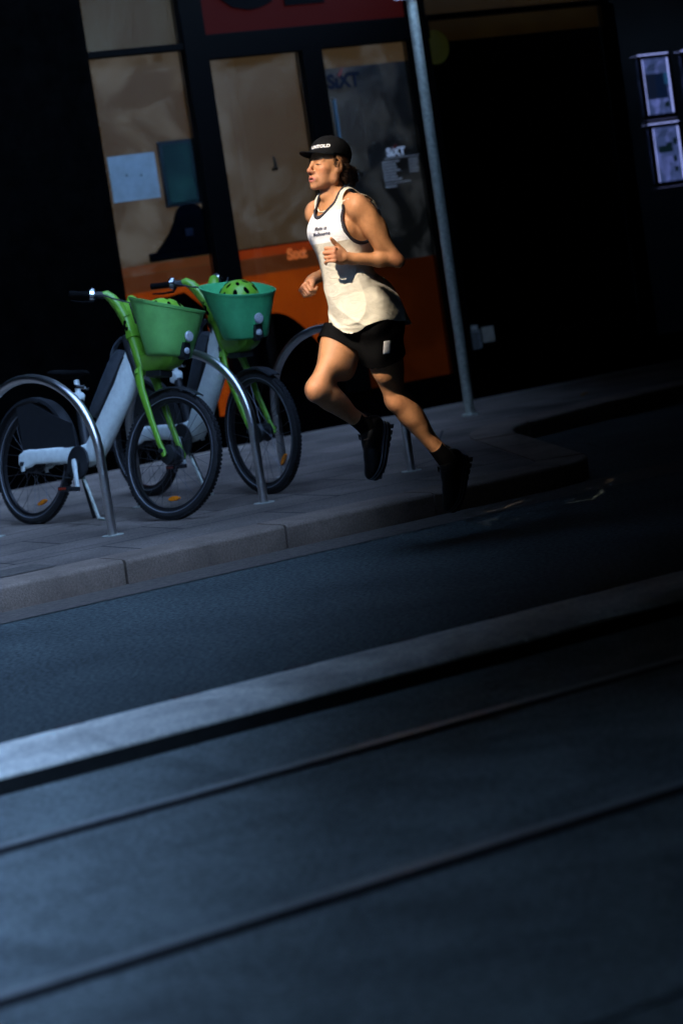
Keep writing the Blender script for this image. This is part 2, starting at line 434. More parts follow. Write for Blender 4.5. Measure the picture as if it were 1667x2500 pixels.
# ------------------------------------------------------------------ shop front
FX0, FX1 = 8.14, 20.0
shop = empty('shop_front', (11.0, WALL_Y, 0))
def spart(mbx, name, mat, **k):
    o = mbx.build(name, mat, shop, **k); o.matrix_parent_inverse = Matrix.Translation((-11.0,-WALL_Y,0)); return o
tag(shop, 'dark glazed shop front with brown windows with reflections painted in, orange lower band and red sign band', 'shop')
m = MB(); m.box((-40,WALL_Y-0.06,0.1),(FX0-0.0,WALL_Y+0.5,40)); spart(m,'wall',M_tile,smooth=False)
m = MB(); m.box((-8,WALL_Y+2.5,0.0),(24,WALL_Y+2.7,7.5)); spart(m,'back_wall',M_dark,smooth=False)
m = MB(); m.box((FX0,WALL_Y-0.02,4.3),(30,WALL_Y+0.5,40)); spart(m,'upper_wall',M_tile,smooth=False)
m = MB(); m.box((FX0,WALL_Y-0.03,0.1),(24,WALL_Y+0.12,0.36)); spart(m,'plinth',M_tile,smooth=False)
m = MB()
def fr(x0,x1,z0,z1,d=0.06): m.box((x0,WALL_Y-d,z0),(x1,WALL_Y+0.05,z1))
fr(8.94,9.135,0.36,4.3,.07)             # main post left of the door
fr(8.14,8.94,3.105,3.155)               # transom of left window
fr(9.135,11.16,3.015,3.20,.062)         # door head
fr(9.955,10.135,0.36,3.015,.065)        # door stile
fr(10.96,11.14,0.36,3.015,.066); fr(10.96,11.14,3.20,4.3,.066)
fr(11.14,13.0,3.155,3.20,.05)
fr(12.95,13.05,.36,3.155,.05); fr(13.05,20,3.2,3.3,.05); fr(13.02,13.10,3.2,4.3,.052)
spart(m,'window_frame',M_black,smooth=False,bevel=.004)
m = MB(); m.box((10.165,WALL_Y-0.075,1.2),(10.185,WALL_Y-0.05,2.62)); 
spart(m,'door_handle',material('blue_grey_steel',(0.10,0.16,0.2),0.4,0.6))
M_glass = glass_mat('window_glass')
# panes
for n_,(x0,x1,z0,z1) in enumerate(((8.14,8.94,0.36,3.105),(8.14,8.94,3.155,4.3),(9.135,9.955,0.36,3.015),(10.135,10.96,0.36,3.015),(11.14,12.95,.36,3.155),(13.05,20,.36,3.2))):
    m = MB(); m.box((x0+.001,WALL_Y+0.012,z0+.001),(x1-.001,WALL_Y+0.02,z1-.001)); spart(m,'window_pane',M_glass,smooth=False)
# window backs: added glow, mottled tones painted as reflections in the glass
M_brown = glow_film('brown_reflection_film', (0.056,0.032,0.014), (0.120,0.100,0.080), 0.85, 2.4)
M_brown2 = glow_film('brown_reflection_door', (0.070,0.042,0.020), (0.118,0.100,0.084), 0.78, 2.2)
M_grey = glow_film('grey_reflection_film', (0.006,0.007,0.008), (0.055,0.058,0.062), 0.5, 2.3, base=(.05,.05,.05))
M_brownband = glow_film('brown_band_film', (0.085,0.022,0.006),(0.105,0.030,0.009), 0.7, 3, base=(.1,.03,.01))
M_orange = glow_film('orange_band_glow', (0.22,0.030,0.002), (0.29,0.044,0.003), 0.9, 3, base=(.12,.02,.002))  # orange print given an added glow
M_redor = glow_film('red_orange_line', (0.22,0.025,0.004), (0.25,0.035,0.006), 0.9, 3, base=(.1,.012,.002))
M_orange_dim = glow_film('orange_band_weak_glow', (0.030,0.0055,0.001), (0.042,0.0075,0.0013), 0.6, 2, base=(.03,.005,.001))  # same band with less glow, paints the right pane darker
M_redband = material('red_sign_band', (0.007,0.0004,0.0002), 0.8, spec=.05, emit=(0.020,0.0012,0.0004), es=0.9)
M_yell = glow_film('ochre_film', (0.035,0.018,0.003), (0.05,0.028,0.006), 0.2, 2, base=(.02,.012,.004))
M_print = material('black_print', (0.0012,0.0012,0.0014), 0.8, spec=.02)
BY = WALL_Y+0.09
def back(x0,x1,z0,z1,mat,name='window_glow_panel',y=BY,th=.012):
    m = MB(); m.box((x0,y,z0),(x1,y+th,z1)); return spart(m,name,mat,smooth=False)
back(8.10,8.98,1.50,3.14,M_brown); back(8.10,8.98,3.10,4.3,glow_film('brown_reflection_upper',(0.05,0.033,0.016),(0.072,0.068,0.055),0.75,1.2),y=BY+.02)
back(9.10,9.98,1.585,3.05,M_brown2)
back(10.10,11.0,2.86,3.05,M_brown2,y=BY+.02); back(10.10,11.0,1.32,2.87,M_grey); back(10.14,10.50,2.05,2.86,glow_film('pale_grey_film_glow',(0.030,0.031,0.032),(0.065,0.070,0.074),0.55,2.6,base=(.05,.05,.05)),y=BY-.016)
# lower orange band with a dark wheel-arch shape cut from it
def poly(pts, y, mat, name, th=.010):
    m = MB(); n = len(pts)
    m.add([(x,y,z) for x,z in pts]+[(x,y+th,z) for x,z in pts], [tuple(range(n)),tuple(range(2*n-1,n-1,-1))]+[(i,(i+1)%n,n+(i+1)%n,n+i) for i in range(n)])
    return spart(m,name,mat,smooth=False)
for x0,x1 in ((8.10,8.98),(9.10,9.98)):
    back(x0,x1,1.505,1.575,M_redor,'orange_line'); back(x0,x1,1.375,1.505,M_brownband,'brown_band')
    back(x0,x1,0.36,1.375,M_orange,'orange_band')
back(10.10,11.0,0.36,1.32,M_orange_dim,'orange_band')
arc = [(9.98,.36),(9.98,.55)]
for t in range(0,13):
    u_ = t/12; arc.append((9.93-0.62*u_, 0.60+0.47*math.sin(math.pi*.5*min(1,u_*1.25)) ))
arc += [(9.12,1.00),(9.12,.36)]
poly(arc, BY-.014, M_print, 'wheel_arch_print')
poly([(8.44,1.30),(8.70,1.33),(8.86,1.18),(8.84,.36),(8.30,.36),(8.32,1.18)], BY-.014, M_print, 'dark_print')
poly([(8.145,1.5),(8.175,1.5),(8.185,2.75),(8.15,2.75)], BY-.016, glow_film('dim_red_reflection',(0.05,0.004,0.006),(0.06,0.008,0.012),.7,4,base=(.1,.01,.01)), 'red_reflection')  # reddish reflection in the glass, painted as a glowing strip
back(9.10,11.0,3.19,4.3,M_redband,'sign_band',y=WALL_Y-.03)
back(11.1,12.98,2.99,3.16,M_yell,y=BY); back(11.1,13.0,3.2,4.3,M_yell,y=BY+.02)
back(11.1,12.98,.3,2.99,material('dark_poster_film',(0.002,0.002,0.003),.6,spec=.1),'dark_film',y=BY)
m = MB(); m.lathe([(0.0001,0),(0.135,0),(0.135,.004),(0.0001,.004)],40,Matrix.Translation((11.235,WALL_Y+.006,2.945)),'Y')
spart(m,'green_sticker',material('green_vinyl',(0.006,0.009,0.001),.6,emit=(.024,.027,.001),es=.28),smooth=False)
# shop lettering
o = text_obj('sign_letters','CE',0.80,M_print,face_street(9.73,WALL_Y-.036,3.625),shop,extrude=.006,bold=.02,space=1.12)
o.matrix_parent_inverse = Matrix.Translation((-11.0,-WALL_Y,0))
M_navy = material('navy_vinyl',(0.0015,0.004,0.010),.7,spec=.1); M_redv = material('red_vinyl',(.05,.004,.004),.6,emit=(.07,.006,.006),es=.5)
M_pale = material('pale_vinyl',(.4,.42,.45),.6,emit=(.10,.11,.12),es=.7); M_pale2 = material('dim_pale_vinyl',(.2,.21,.22),.6,emit=(.06,.065,.07),es=.6)
M_orv = material('orange_vinyl',(.4,.08,.01),.6,emit=(.28,.055,.006),es=.9)
def ptext(name, body, size, mat, x, z, y=WALL_Y+.004, **k):
    o = text_obj(name, body, size, mat, face_street(x,y,z), shop, **k); o.matrix_parent_inverse = Matrix.Translation((-11.0,-WALL_Y,0)); return o
ptext('window_lettering','SıXT',0.15,M_navy,10.33,2.755,bold=.007)
m = MB(); m.add([(10.28,WALL_Y+.003,2.80),(10.305,WALL_Y+.003,2.795),(10.345,WALL_Y+.003,2.86),(10.33,WALL_Y+.003,2.86)],[(0,1,2,3)]); spart(m,'letter_flash',M_redv,smooth=False)
ptext('window_lettering','SıXT',0.088,M_pale,10.72,2.165,bold=.004)
m = MB(); m.add([(10.695,WALL_Y+.003,2.195),(10.71,WALL_Y+.003,2.19),(10.735,WALL_Y+.003,2.225),(10.725,WALL_Y+.003,2.228)],[(0,1,2,3)]); spart(m,'letter_flash',M_redv,smooth=False)
m = MB()
m.box((10.60,WALL_Y+.002,2.118),(10.93,WALL_Y+.005,2.124)); m.box((10.575,WALL_Y+.002,1.925),(10.82,WALL_Y+.005,1.932))
for r_ in range(7):
    z = 2.095-.0235*r_; x = 10.575
    while x < 10.575+(.12 if r_%3 else .16): 
        wd = random.uniform(.01,.03); m.box((x,WALL_Y+.002,z-.006),(x+wd,WALL_Y+.005,z+.006)); x += wd+.006
    if r_ < 5:
        x = 10.83
        while x < 10.90: 
            wd = random.uniform(.01,.02); m.box((x,WALL_Y+.002,z-.006),(x+wd,WALL_Y+.005,z+.006)); x += wd+.006
for x in np.arange(10.58,10.68,.018): m.box((x,WALL_Y+.002,1.895),(x+.012,WALL_Y+.005,1.91))
spart(m,'notice_print',M_pale2,smooth=False)
ptext('window_lettering','Sıxt',0.115,M_orv,9.68,1.49,bold=.006)

# things inside / on the glass
def flat(name, x0,x1,z0,z1,y,mat,th=.004):
    m = MB(); m.box((-(x1-x0)/2,-th,-(z1-z0)/2),((x1-x0)/2,0,(z1-z0)/2)); o = m.build(name,mat,smooth=False); o.location = ((x0+x1)/2,y,(z0+z1)/2); return o
o = flat('paper_notice',8.235,8.63,2.055,2.395,BY-.004,material('blank_notice_paper',(.2,.25,.3),.7,var=.18,scale=9,emit=(.075,.125,.17),es=.55))
tag(o,'blank pale blue paper sheet stuck inside the left brown window','paper')
for dx,dz in ((-.06,.02),(.06,.01)):
    m = MB(); m.ellipsoid((0,0,0),(.008,.003,.008),10); q = m.build('pin',M_print,o); q.location = (dx,-.005,dz)
tv = empty('wall_screen',(8.80,BY-.01,2.215)); tag(tv,'dark teal framed screen standing upright beside the pale paper sheet','screen')
m = MB(); m.box((-.145,-.03,-.245),(.145,0,.245)); q = m.build('frame',material('screen_frame',(.006,.016,.02),.5),tv,bevel=.006)
m = MB(); m.box((-.115,-.034,-.215),(.115,-.031,.215)); q = m.build('display',glow_film('screen_glow',(.004,.016,.024),(.008,.04,.05),.8,3,base=(.01,.02,.02)),tv,smooth=False)
o = MB(); o.tube([(0,-.03,.05),(0,-.045,.0),(.0,-.045,-.035)],[.008,.011,.012],10); o.ellipsoid((-.01,-.045,-.045),(.03,.015,.016),14)
o = o.build('wall_hook',material('hook_dark',(.012,.016,.01),.5)); o.location=(9.635,BY,2.20); tag(o,'small dark hook fixed on the brown door pane','hook')
# high-backed dark chair and desk behind the left window
ch = empty('desk_chair',(8.80,WALL_Y+.065,1.5)); tag(ch,'dark hooded seat back silhouetted low behind the left window','chair')
m = MB(); m.rings([[ (sx*wd+ox, -.02+yy, z) for sx,yy in ((-1,0),(1,0),(1,.02),(-1,.02))] for wd,ox,z in ((.30,-.06,.09),(.22,-.02,.2),(.17,.01,.28),(.135,.025,.36),(.115,.03,.42),(.085,.03,.46),(.04,.03,.478))])
M_sil = material('navy_black_cloth',(.0015,.002,.0035),.9,spec=.03); m.build('backrest',M_sil,ch,angle=60)
m = MB(); m.box((-.36,-.025,.085),(.15,.0,.15)); m.build('armrest',M_sil,ch,bevel=.01)
m = MB(); m.box((-.03,-.03,.24),(.03,-.021,.30)); m.build('badge',material('dark_blue_badge',(.012,.016,.035),.6),ch)

# backlit display panels at the far right
M_led = glow_film('led_poster_glow',(0.025,0.04,0.11),(0.075,0.10,0.30),1.35,7,base=(.03,.03,.04))
M_edge = material('led_edge_glow',(.2,.2,.3),.4,emit=(.30,.36,.80),es=1.5)
M_fr = material('poster_frame_black',(.01,.01,.013),.25,spec=.6)
def panel(x, z0, z1, wd, label, prints):
    e = empty('display_panel',(x,WALL_Y-.01,(z0+z1)/2)); h = (z1-z0)/2
    tag(e,label,'display panel','backlit display panels')
    m = MB(); b = .032
    for lo,hi in (((-wd/2,-.02,-h),(-wd/2+b,.005,h)),((wd/2-b,-.02,-h),(wd/2,.005,h)),((-wd/2+b,-.02,h-b),(wd/2-b,.005,h)),((-wd/2+b,-.02,-h),(wd/2-b,.005,-h+b))): m.box(lo,hi)
    m.build('frame',M_fr,e,bevel=.003)
    m = MB(); m.box((-wd/2+b,-.008,-h+b),(wd/2-b,.0,h-b)); m.build('poster',M_led,e,smooth=False)
    for lx in (-1,1):
        m = MB(); c = lx*(wd/2-b-.007); m.box((c-.006,-.012,-h+b+.002),(c+.006,-.009,h-b-.002)); m.build('light_strip',M_edge,e,smooth=False)
    m = MB(); m.box((-wd/2,-.026,h+.001),(wd/2-.03,-.006,h+.008)); m.build('light_line',M_edge,e,smooth=False)
    m = MB(); m.box((-wd/2+.02,-.012,-h-.016),(wd/2-.01,-.006,-h-.012)); m.build('light_line',material('led_dim',(.1,.1,.2),.4,emit=(.10,.11,.25),es=.7),e,smooth=False)
    for (a,b_,c,d,mat) in prints:
        m = MB(); m.box((a*wd,-.0105,b_*2*h),(c*wd,-.0085,d*2*h)); m.build('print',mat,e,smooth=False)
M_pr1 = material('print_teal',(.02,.05,.06),.6,emit=(.004,.010,.034),es=.8); M_pr2 = material('print_dark',(.01,.02,.025),.6,emit=(.004,.012,.018),es=.8)
M_pr3 = material('print_blue',(.02,.08,.16),.6,emit=(.015,.07,.16),es=.9); M_pr4 = material('print_olive',(.02,.03,.03),.6,emit=(.006,.011,.03),es=.8)
lines = lambda z0,z1,n,x0,x1: [(x0,z0+(z1-z0)*i/n,x1-random.uniform(0,.12),z0+(z1-z0)*i/n+.008,M_pr2) for i in range(n)]
panel(13.425,2.17,2.70,.35,'upper backlit poster panel with a large blue and green picture block',[(-.36,-.20,-.05,.20,M_pr4),(-.05,-.20,.30,.20,M_pr1),(.22,.02,.36,.20,M_pr3),(.16,-.34,.30,-.26,M_pr2)]+lines(.26,.36,5,-.25,.1))
panel(13.445,1.60,2.12,.35,'lower backlit poster panel with dark photo blocks and rows of print',[(-.28,.03,.16,.14,M_pr2),(-.02,.10,.16,.19,M_pr2),(.20,.14,.32,.25,M_pr2),(.34,.19,.40,.23,M_pr2),(.14,-.13,.26,-.04,M_pr2),(.14,-.29,.26,-.21,M_pr2)]+lines(-.33,.0,12,-.26,.1)+lines(.3,.4,4,-.26,.2))
panel(13.90,2.17,2.70,.35,'backlit poster panel cut off by the right edge of the view',[(-.36,-.20,.30,.20,M_pr1)])
# small pale notices low on the dark glass
def notice(x,z,wd,hh,label,mat):
    o = flat('small_notice',x-wd/2,x+wd/2,z-hh/2,z+hh/2,WALL_Y-.008,mat); tag(o,label,'notice'); return o
M_not = material('pale_notice_card',(.18,.19,.2),.7,var=.25,scale=30,emit=(.02,.028,.034),es=.6); M_not2 = material('blue_grey_card',(.08,.095,.11),.7,var=.3,scale=40,emit=(.010,.016,.024),es=.6)
notice(11.345,.625,.115,.125,'square pale notice card low on the dark glass right of the pole',M_not)
o = notice(11.215,.60,.105,.15,'blue grey printed card between the pole and the square pale notice',M_not2)
m = MB()
for k in range(5): m.box((-.045,-.0065,-.06+.025*k),(.04-random.uniform(0,.02),-.0045,-.052+.025*k))
m.build('print_lines',M_print,o,smooth=False)
m = MB(); m.box((-.03,-.0065,.078),(.03,-.002,.115)); m.build('clip',M_not,o,smooth=False)

# ------------------------------------------------------------------ beyond the frame: building opposite, and an added deck that shades the street
m = MB(); m.box((-58,-16,-.2),(60,-9,9.5)); o = m.build('opposite_building',M_dark,smooth=False)
tag(o,'plain dark building across the street behind the camera','building')
br = empty('shade_deck',(16,6,0)); tag(br,'added unseen sloping deck that darkens the street at the right','shade_deck')  # unseen deck added to darken the right side
def bpart(mbx,name,mat):
    o = mbx.build(name,mat,br,smooth=False); o.matrix_parent_inverse = Matrix.Translation((-16,-6,0)); return o
BR_EDGE = [(-7,-4.0),(-3.2,-.6),(-.5,1.6),(1.2,3.4),(3.5,6.8),(5.3,8.6),(5.9,9.6),(7.6,12.0),(10.45,14.4),(11.1,15.88)]
pts = BR_EDGE+[(30,15.88),(30,-8.9),(-7,-8.9)]
DZ = lambda y: 1.62+.112*max(y,0)
n_ = len(pts)
m = MB()
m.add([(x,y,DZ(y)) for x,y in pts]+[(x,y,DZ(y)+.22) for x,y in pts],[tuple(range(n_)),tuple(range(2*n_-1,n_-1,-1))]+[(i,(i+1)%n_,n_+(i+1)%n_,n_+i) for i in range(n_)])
o = bpart(m,'shade_deck_slab',M_under); bm = bmesh.new(); bm.from_mesh(o.data); bmesh.ops.triangulate(bm,faces=bm.faces); bm.to_mesh(o.data); bm.free()
m = MB(); m.box((19.9,-8.9,-.1),(20.9,18.6,3.2)); bpart(m,'shade_end_wall',M_under)
m = MB(); m.box((0.4,-8.9,-.1),(29,-3.0,1.6)); bpart(m,'shade_side_wall',M_under)
# ------------------------------------------------------------------ sign pole
pole = empty('sign_pole',(10.14,14.66,PZ)); tag(pole,'tall galvanised street sign pole standing behind the runner near the kerb bay','sign pole')
m = MB(); m.tube([(0,0,0),(0,0,3.62)],.037,24); m.build('pole',M_steel,pole)
m = MB(); m.tube([(0,0,0),(0,0,.02)],.062,24); m.build('base_collar',M_steel,pole,bevel=.004)
M_sign = material('white_sign_face',(.5,.52,.55),.5,var=.1,scale=10)
m = MB()
rr = []
for y in (-.062,-.058):
    ring = []
    for cx,cz,a0 in ((.17,3.05+.04,-90),(.17,3.45,0),(-.17,3.45,90),(-.17,3.09,180)):
        for a in range(0,91,18): ring.append((cx+.04*math.cos(R(a0+a)), y, cz+.04*math.sin(R(a0+a))))
    rr.append(ring)
m.rings(rr); sp = m.build('sign_plate',M_sign,pole,smooth=False); 
m = MB(); m.lathe([(.0001,-.066),(.045,-.066),(.045,-.063),(.0001,-.063)],24,None,'Y'); q = m.build('red_mark',material('red_sign_ink',(.4,.02,.02),.5),sp,smooth=False); q.location=(-.11,0,3.12)
SIGNPLATE = sp

# ------------------------------------------------------------------ bike hoops
def hoop(loc, ang, label):
    e = empty('bike_hoop',(*loc,PZ),(0,0,-R(ang))); tag(e,label,'bike rack','stainless bike hoops along the kerb')
    W, H, zc = 1.15, .90, .45
    pts = [(0,0,z) for z in np.linspace(0,zc,5)]
    for a in np.linspace(180,0,33)[1:-1]: pts.append((0, W/2+W/2*math.cos(R(a)), zc+(H-zc)*math.sin(R(a))))
    pts += [(0,W,z) for z in np.linspace(zc,0,5)]
    m = MB(); m.tube(pts,.0255,18,upv=(1,0,0)); m.build('hoop_tube',M_stain,e)
    for y in (0,W):
        m = MB(); m.lathe([(.0265,0),(.06,0),(.06,.003),(.0265,.004)],24,Matrix.Translation((0,y,0.001)),closed_prof=True); m.build('base_plate',M_steel,e)
    return e
hoop((5.755,11.87),-10,'steel bike hoop at far left in front of the nearest green bicycle')
hoop((6.745,11.91),-10,'steel bike hoop between the two green bicycles')
hoop((7.79,11.95),-10,'steel bike hoop behind the runner, its leg between his shoes')

# ------------------------------------------------------------------ rental bicycles
M_tyre = material('tyre_rubber',(.012,.012,.013),.75,spec=.35,bump=.4,bscale=150)
M_rim = material('black_rim',(.012,.012,.013),.35,spec=.5)
M_refl = material('tyre_reflex_line',(.17,.175,.19),.4)
M_spoke = material('spoke_steel',(.10,.10,.11),.4,.8)
M_amber = material('amber_reflector',(.75,.20,.01),.25,spec=.6,var=.25,scale=120,coat=.5)
M_green = material('bright_green_paint',(.15,.38,.025),.38,var=.14,scale=18,coat=.25)
M_basketA = material('basket_green_plastic',(.17,.50,.12),.55,var=.14,scale=14,bump=.15,bscale=250)
M_basketB = material('basket_teal_green_plastic',(.07,.46,.18),.5,var=.16,scale=14,bump=.15,bscale=250)
M_frame = material('pale_grey_frame',(.76,.82,.77),.45,var=.12,scale=25,coat=.2)
M_bplast = material('black_plastic',(.014,.015,.017),.5,var=.2,scale=30)
M_batt = material('slate_battery_plastic',(.05,.058,.068),.55,var=.15,scale=30)
M_chrome = material('polished_alloy',(.75,.76,.78),.18,1.0)
M_clear = material('lamp_lens',(.55,.57,.6),.15,spec=.8,var=.4,scale=160)
RW = .364
M_grip = material('grip_rubber',(.004,.004,.004),.9,spec=.05)
def wheel(name, bike, c, Mst, reflect_ang, refl2=None, bolt=True):
    """tyre is the part; rim, hub, spokes, reflector its pieces. built about the axle (local y)"""
    M = Mst @ Matrix.Translation(c)
    ring = [(RW-.048+.0,-.0)]; pr = []
    for a in range(0,360,30): pr.append((RW-.026+.026*math.cos(R(a)), .026*math.sin(R(a))))
    m = MB(); m.lathe(pr,64,None,'Y',closed_prof=True)
    # tread blocks
    for k in range(96):
        a = 2*math.pi*k/96
        for s_ in (-1,1):
            q = Matrix.Rotation(a+(.03 if s_>0 else 0),4,'Y')
            m.box((RW-.007,-.006+s_*.0115,-.0075),(RW+.0015,.006+s_*.0115,.0075),q)
    m.xf(M); o = m.build(name,M_tyre,bike,angle=40)
    m = MB(); m.lathe([(RW-.047,-.013),(RW-.066,-.011),(RW-.066,.011),(RW-.047,.013)],64,None,'Y',closed_prof=True); m.xf(M); m.build('rim',M_rim,o,angle=30)
    for s_ in (-1,1):
        y = s_*.0215; m = MB(); m.lathe([(RW-.0425,y),(RW-.0405,y+s_*.0025),(RW-.0375,y+s_*.003),(RW-.036,y)],64,None,'Y',closed_prof=True); m.xf(M); m.build('reflex_line',M_refl,o)
    m = MB(); m.lathe([(.006,-.062),(.010,-.058),(.012,-.05),(.052,-.045),(.058,-.03),(.05,-.024),(.046,.024),(.058,.03),(.052,.042),(.012,.048),(.010,.058),(.006,.062)],28,None,'Y'); m.xf(M); m.build('hub',M_bplast,o)
    sp = None
    for k in range(28):
        a = 2*math.pi*k/28; s_ = 1 if k%2 else -1; off = (1 if (k//2)%2 else -1)*.9
        m = MB(); m.tube([(.05*math.cos(a+off),s_*.028,.05*math.sin(a+off)),((RW-.064)*math.cos(a),s_*.002,(RW-.064)*math.sin(a))],.0013,5); m.xf(M); m.build('spoke',M_spoke,o)
    for ang in [x for x in (reflect_ang,refl2) if x is not None]:
        q = Matrix.Rotation(-ang,4,'Y') @ Matrix.Translation((RW-.118,0,0))
        m = MB()
        rr = []
        for y in (-.008,-.006,.006,.008):
            e_ = .002 if abs(y)>.007 else 0
            rr.append([((.0135-e_)*math.cos(t)**1, y, (.046-e_)*math.sin(t)*(1 if abs(math.sin(t))<.9 else .96)) for t in [2*math.pi*i/18 for i in range(18)]])
        m.rings(rr); m.xf(M @ q); m.build('reflector',M_amber,o)
    return o

def bicycle(rear, front, lean, steer, label, basket_mat, refl, crank_ang, rim_tilt):
    rear = Vector(rear); front = Vector(front); D = front-rear; WB = D.length
    yaw = math.atan2(D.y,D.x)
    b = empty('rental_bicycle',(rear.x,rear.y,PZ),(-lean,0,yaw)); tag(b,label,'bicycle','green rental bicycles parked at the hoops')
    I = Matrix.Identity(4); RA = Vector((0,0,RW)); FA = Vector((WB,0,RW))
    ha = R(68); ax = Vector((-math.cos(ha),0,math.sin(ha)))          # steering axis, pointing up
    A0 = FA - Vector((.045,0,0))                                      # a point of the axis beside the axle
    P = lambda t, f=0, y=0: A0+ax*t+Vector((math.sin(ha),0,math.cos(ha)))*f+Vector((0,y,0))
    ST = Matrix.Translation(A0) @ Matrix.Rotation(steer,4,ax) @ Matrix.Translation(-A0)
    # wheels
    wheel('wheel',b,RA,I,refl[0]); wheel('wheel',b,FA,ST,refl[1])
    # frame: swing arm, heavy down tube
    def sweep(pts, hs, ws, seg=14):
        rings = []
        for i,(p,h,w_) in enumerate(zip(pts,hs,ws)):
            a = Vector(pts[max(i-1,0)]); c = Vector(pts[min(i+1,len(pts)-1)]); t = (c-a).normalized()
            n = Vector((-t.z,0,t.x)); 
            ring = []
            for j in range(seg):
                q = 2*math.pi*j/seg; cq, sq = math.cos(q), math.sin(q)
                ring.append(Vector(p)+n*(abs(cq)**.7*(1 if cq>0 else -1))*h+Vector((0,1,0))*(abs(sq)**.7*(1 if sq>0 else -1))*w_)
            rings.append(ring)
        return rings
    HT = P(.66,-.055)                                                  # upper joint of the down tube
    m = MB(); m.rings(sweep([(.50,0,.37),(.58,0,.41),(.66,0,.50),(.76,0,.63),(.86,0,.76),(HT.x-.015,0,HT.z-.05),(HT.x+.012,0,HT.z+.07)],
                            [.05,.076,.082,.082,.083,.074,.032],[.040,.045,.045,.045,.043,.04,.03]))
    fr_ = m.build('frame',M_frame,b,angle=50)
    for s_ in (-1,1):
        m = MB(); m.rings(sweep([(-.05,s_*.075,RW+.02),(.0,s_*.075,RW+.02),(.06,s_*.075,RW+.028),(.10,s_*.072,RW+.035),(.30,s_*.062,RW+.037),(.50,s_*.035,RW+.03),(.58,s_*.02,RW+.05)],
                            [.032,.056,.054,.044,.046,.056,.06],[.008,.010,.010,.012,.016,.022,.02]))
        q = m.build('swing_arm',M_frame,b,angle=50)
        m = MB(); m.rings(sweep([(-.005,s_*.088,RW+.0),(-.0,s_*.088,RW-.05)],[.02,.015],[.004,.004])); m.build('dropout',M_frame,q)
        m = MB(); m.tube([(0,s_*.08,RW-.005),(0,s_*.105,RW-.005)],.013,12); m.build('axle_nut',M_bplast,q)
    # battery riding on the down tube with its carrying handle
    t0 = Vector((.60,0,.62)); t1 = Vector((HT.x-.10,0,HT.z+.02))
    m = MB(); m.rings(sweep([t0,t0.lerp(t1,.06),t0.lerp(t1,.5),t0.lerp(t1,.86),t0.lerp(t1,1.0)],[.03,.05,.056,.054,.028],[.042,.05,.05,.05,.04])); bt = m.build('battery',M_batt,b,angle=40)
    d = (t1-t0).normalized(); n = Vector((-d.z,0,d.x))
    m = MB(); m.tube([t1-d*.10+n*.04,t1-d*.06+n*.075,t1+d*.0+n*.08,t1+d*.06+n*.055,t1+d*.075+n*.01],.011,10,squash=1.6); m.build('handle',M_batt,bt)
    m = MB(); m.rings(sweep([t0-n*.052,t1-n*.055],[.014,.014],[.038,.038])); m.build('battery_rail',M_bplast,b)
    # seat tube, post, clamp, saddle
    m = MB(); m.tube([(.52,0,.40),(.47,0,.58),(.435,0,.72)],[.032,.03,.026],16); stb = m.build('seat_tube',M_bplast,b)
    m = MB(); m.tube([(.44,0,.70),(.405,0,.84)],.017,16); m.build('seat_post',M_frame,b)
    m = MB(); m.rings(sweep([(.405,0,.70),(.42,0,.74),(.445,0,.755)],[.03,.045,.02],[.03,.034,.03])); m.build('seat_clamp',M_frame,b)
    m = MB(); m.tube([(.43,-.03,.80),(.43,.04,.80)],.012,10); m.tube([(.43,.04,.80),(.46,.045,.79)],.008,8); m.build('clamp_lever',M_chrome,b)
    m = MB()
    rings = []
    for x,wd,zt,th in ((.20,.05,.905,.03),(.23,.10,.915,.055),(.30,.105,.91,.06),(.36,.07,.902,.05),(.44,.03,.90,.04),(.50,.022,.895,.03),(.525,.012,.885,.02)):
        rings.append([(x, wd*math.cos(2*math.pi*j/14), zt-th/2+th/2*math.sin(2*math.pi*j/14)) for j in range(14)])
    m.rings(rings); m.build('saddle',M_grip,b,subd=1)
    # rear fender with skirt, chain guard, cranks, kickstand
    m = MB(); rings = []
    for a in np.linspace(-15,190,24):
        q = R(a); c,s_ = math.cos(q),math.sin(q)
        rings.append([(rr_*c, y, RW+rr_*s_) for rr_,y in ((RW+.012,-.045),(RW+.030,-.04),(RW+.036,0),(RW+.030,.04),(RW+.012,.045),(RW+.026,0))])
    m.rings(rings); m.build('rear_fender',M_bplast,b,angle=60)
    m = MB(); rings = []
    for y in (-.052,-.047):
        rings.append([(.02,y,RW+.36),(.30,y,RW+.26),(.43,y,RW+.22),(.50,y,RW-.0),(.42,y,RW-.03),(.25,y,RW+.05),(-.05,y,RW+.08),(-.12,y,RW+.34)])
    m.rings(rings); m.build('skirt_guard',M_bplast,b,smooth=False)
    BB = Vector((.50,0,RW-.015))
    m = MB(); m.lathe([(.0001,-.066),(.095,-.066),(.10,-.062),(.10,-.055),(.0001,-.052)],32,Matrix.Translation(BB),'Y'); m.tube([BB+Vector((0,.06,0)),BB-Vector((0,.085,0))],.022,14); cs = m.build('chainring',M_bplast,b)
    m = MB(); m.tube([(0,-.062,RW+.05),(.45,-.06,RW+.085)],.004,6); m.tube([(0,-.062,RW-.05),(.45,-.06,RW-.105)],.004,6); m.build('chain',M_bplast,b)
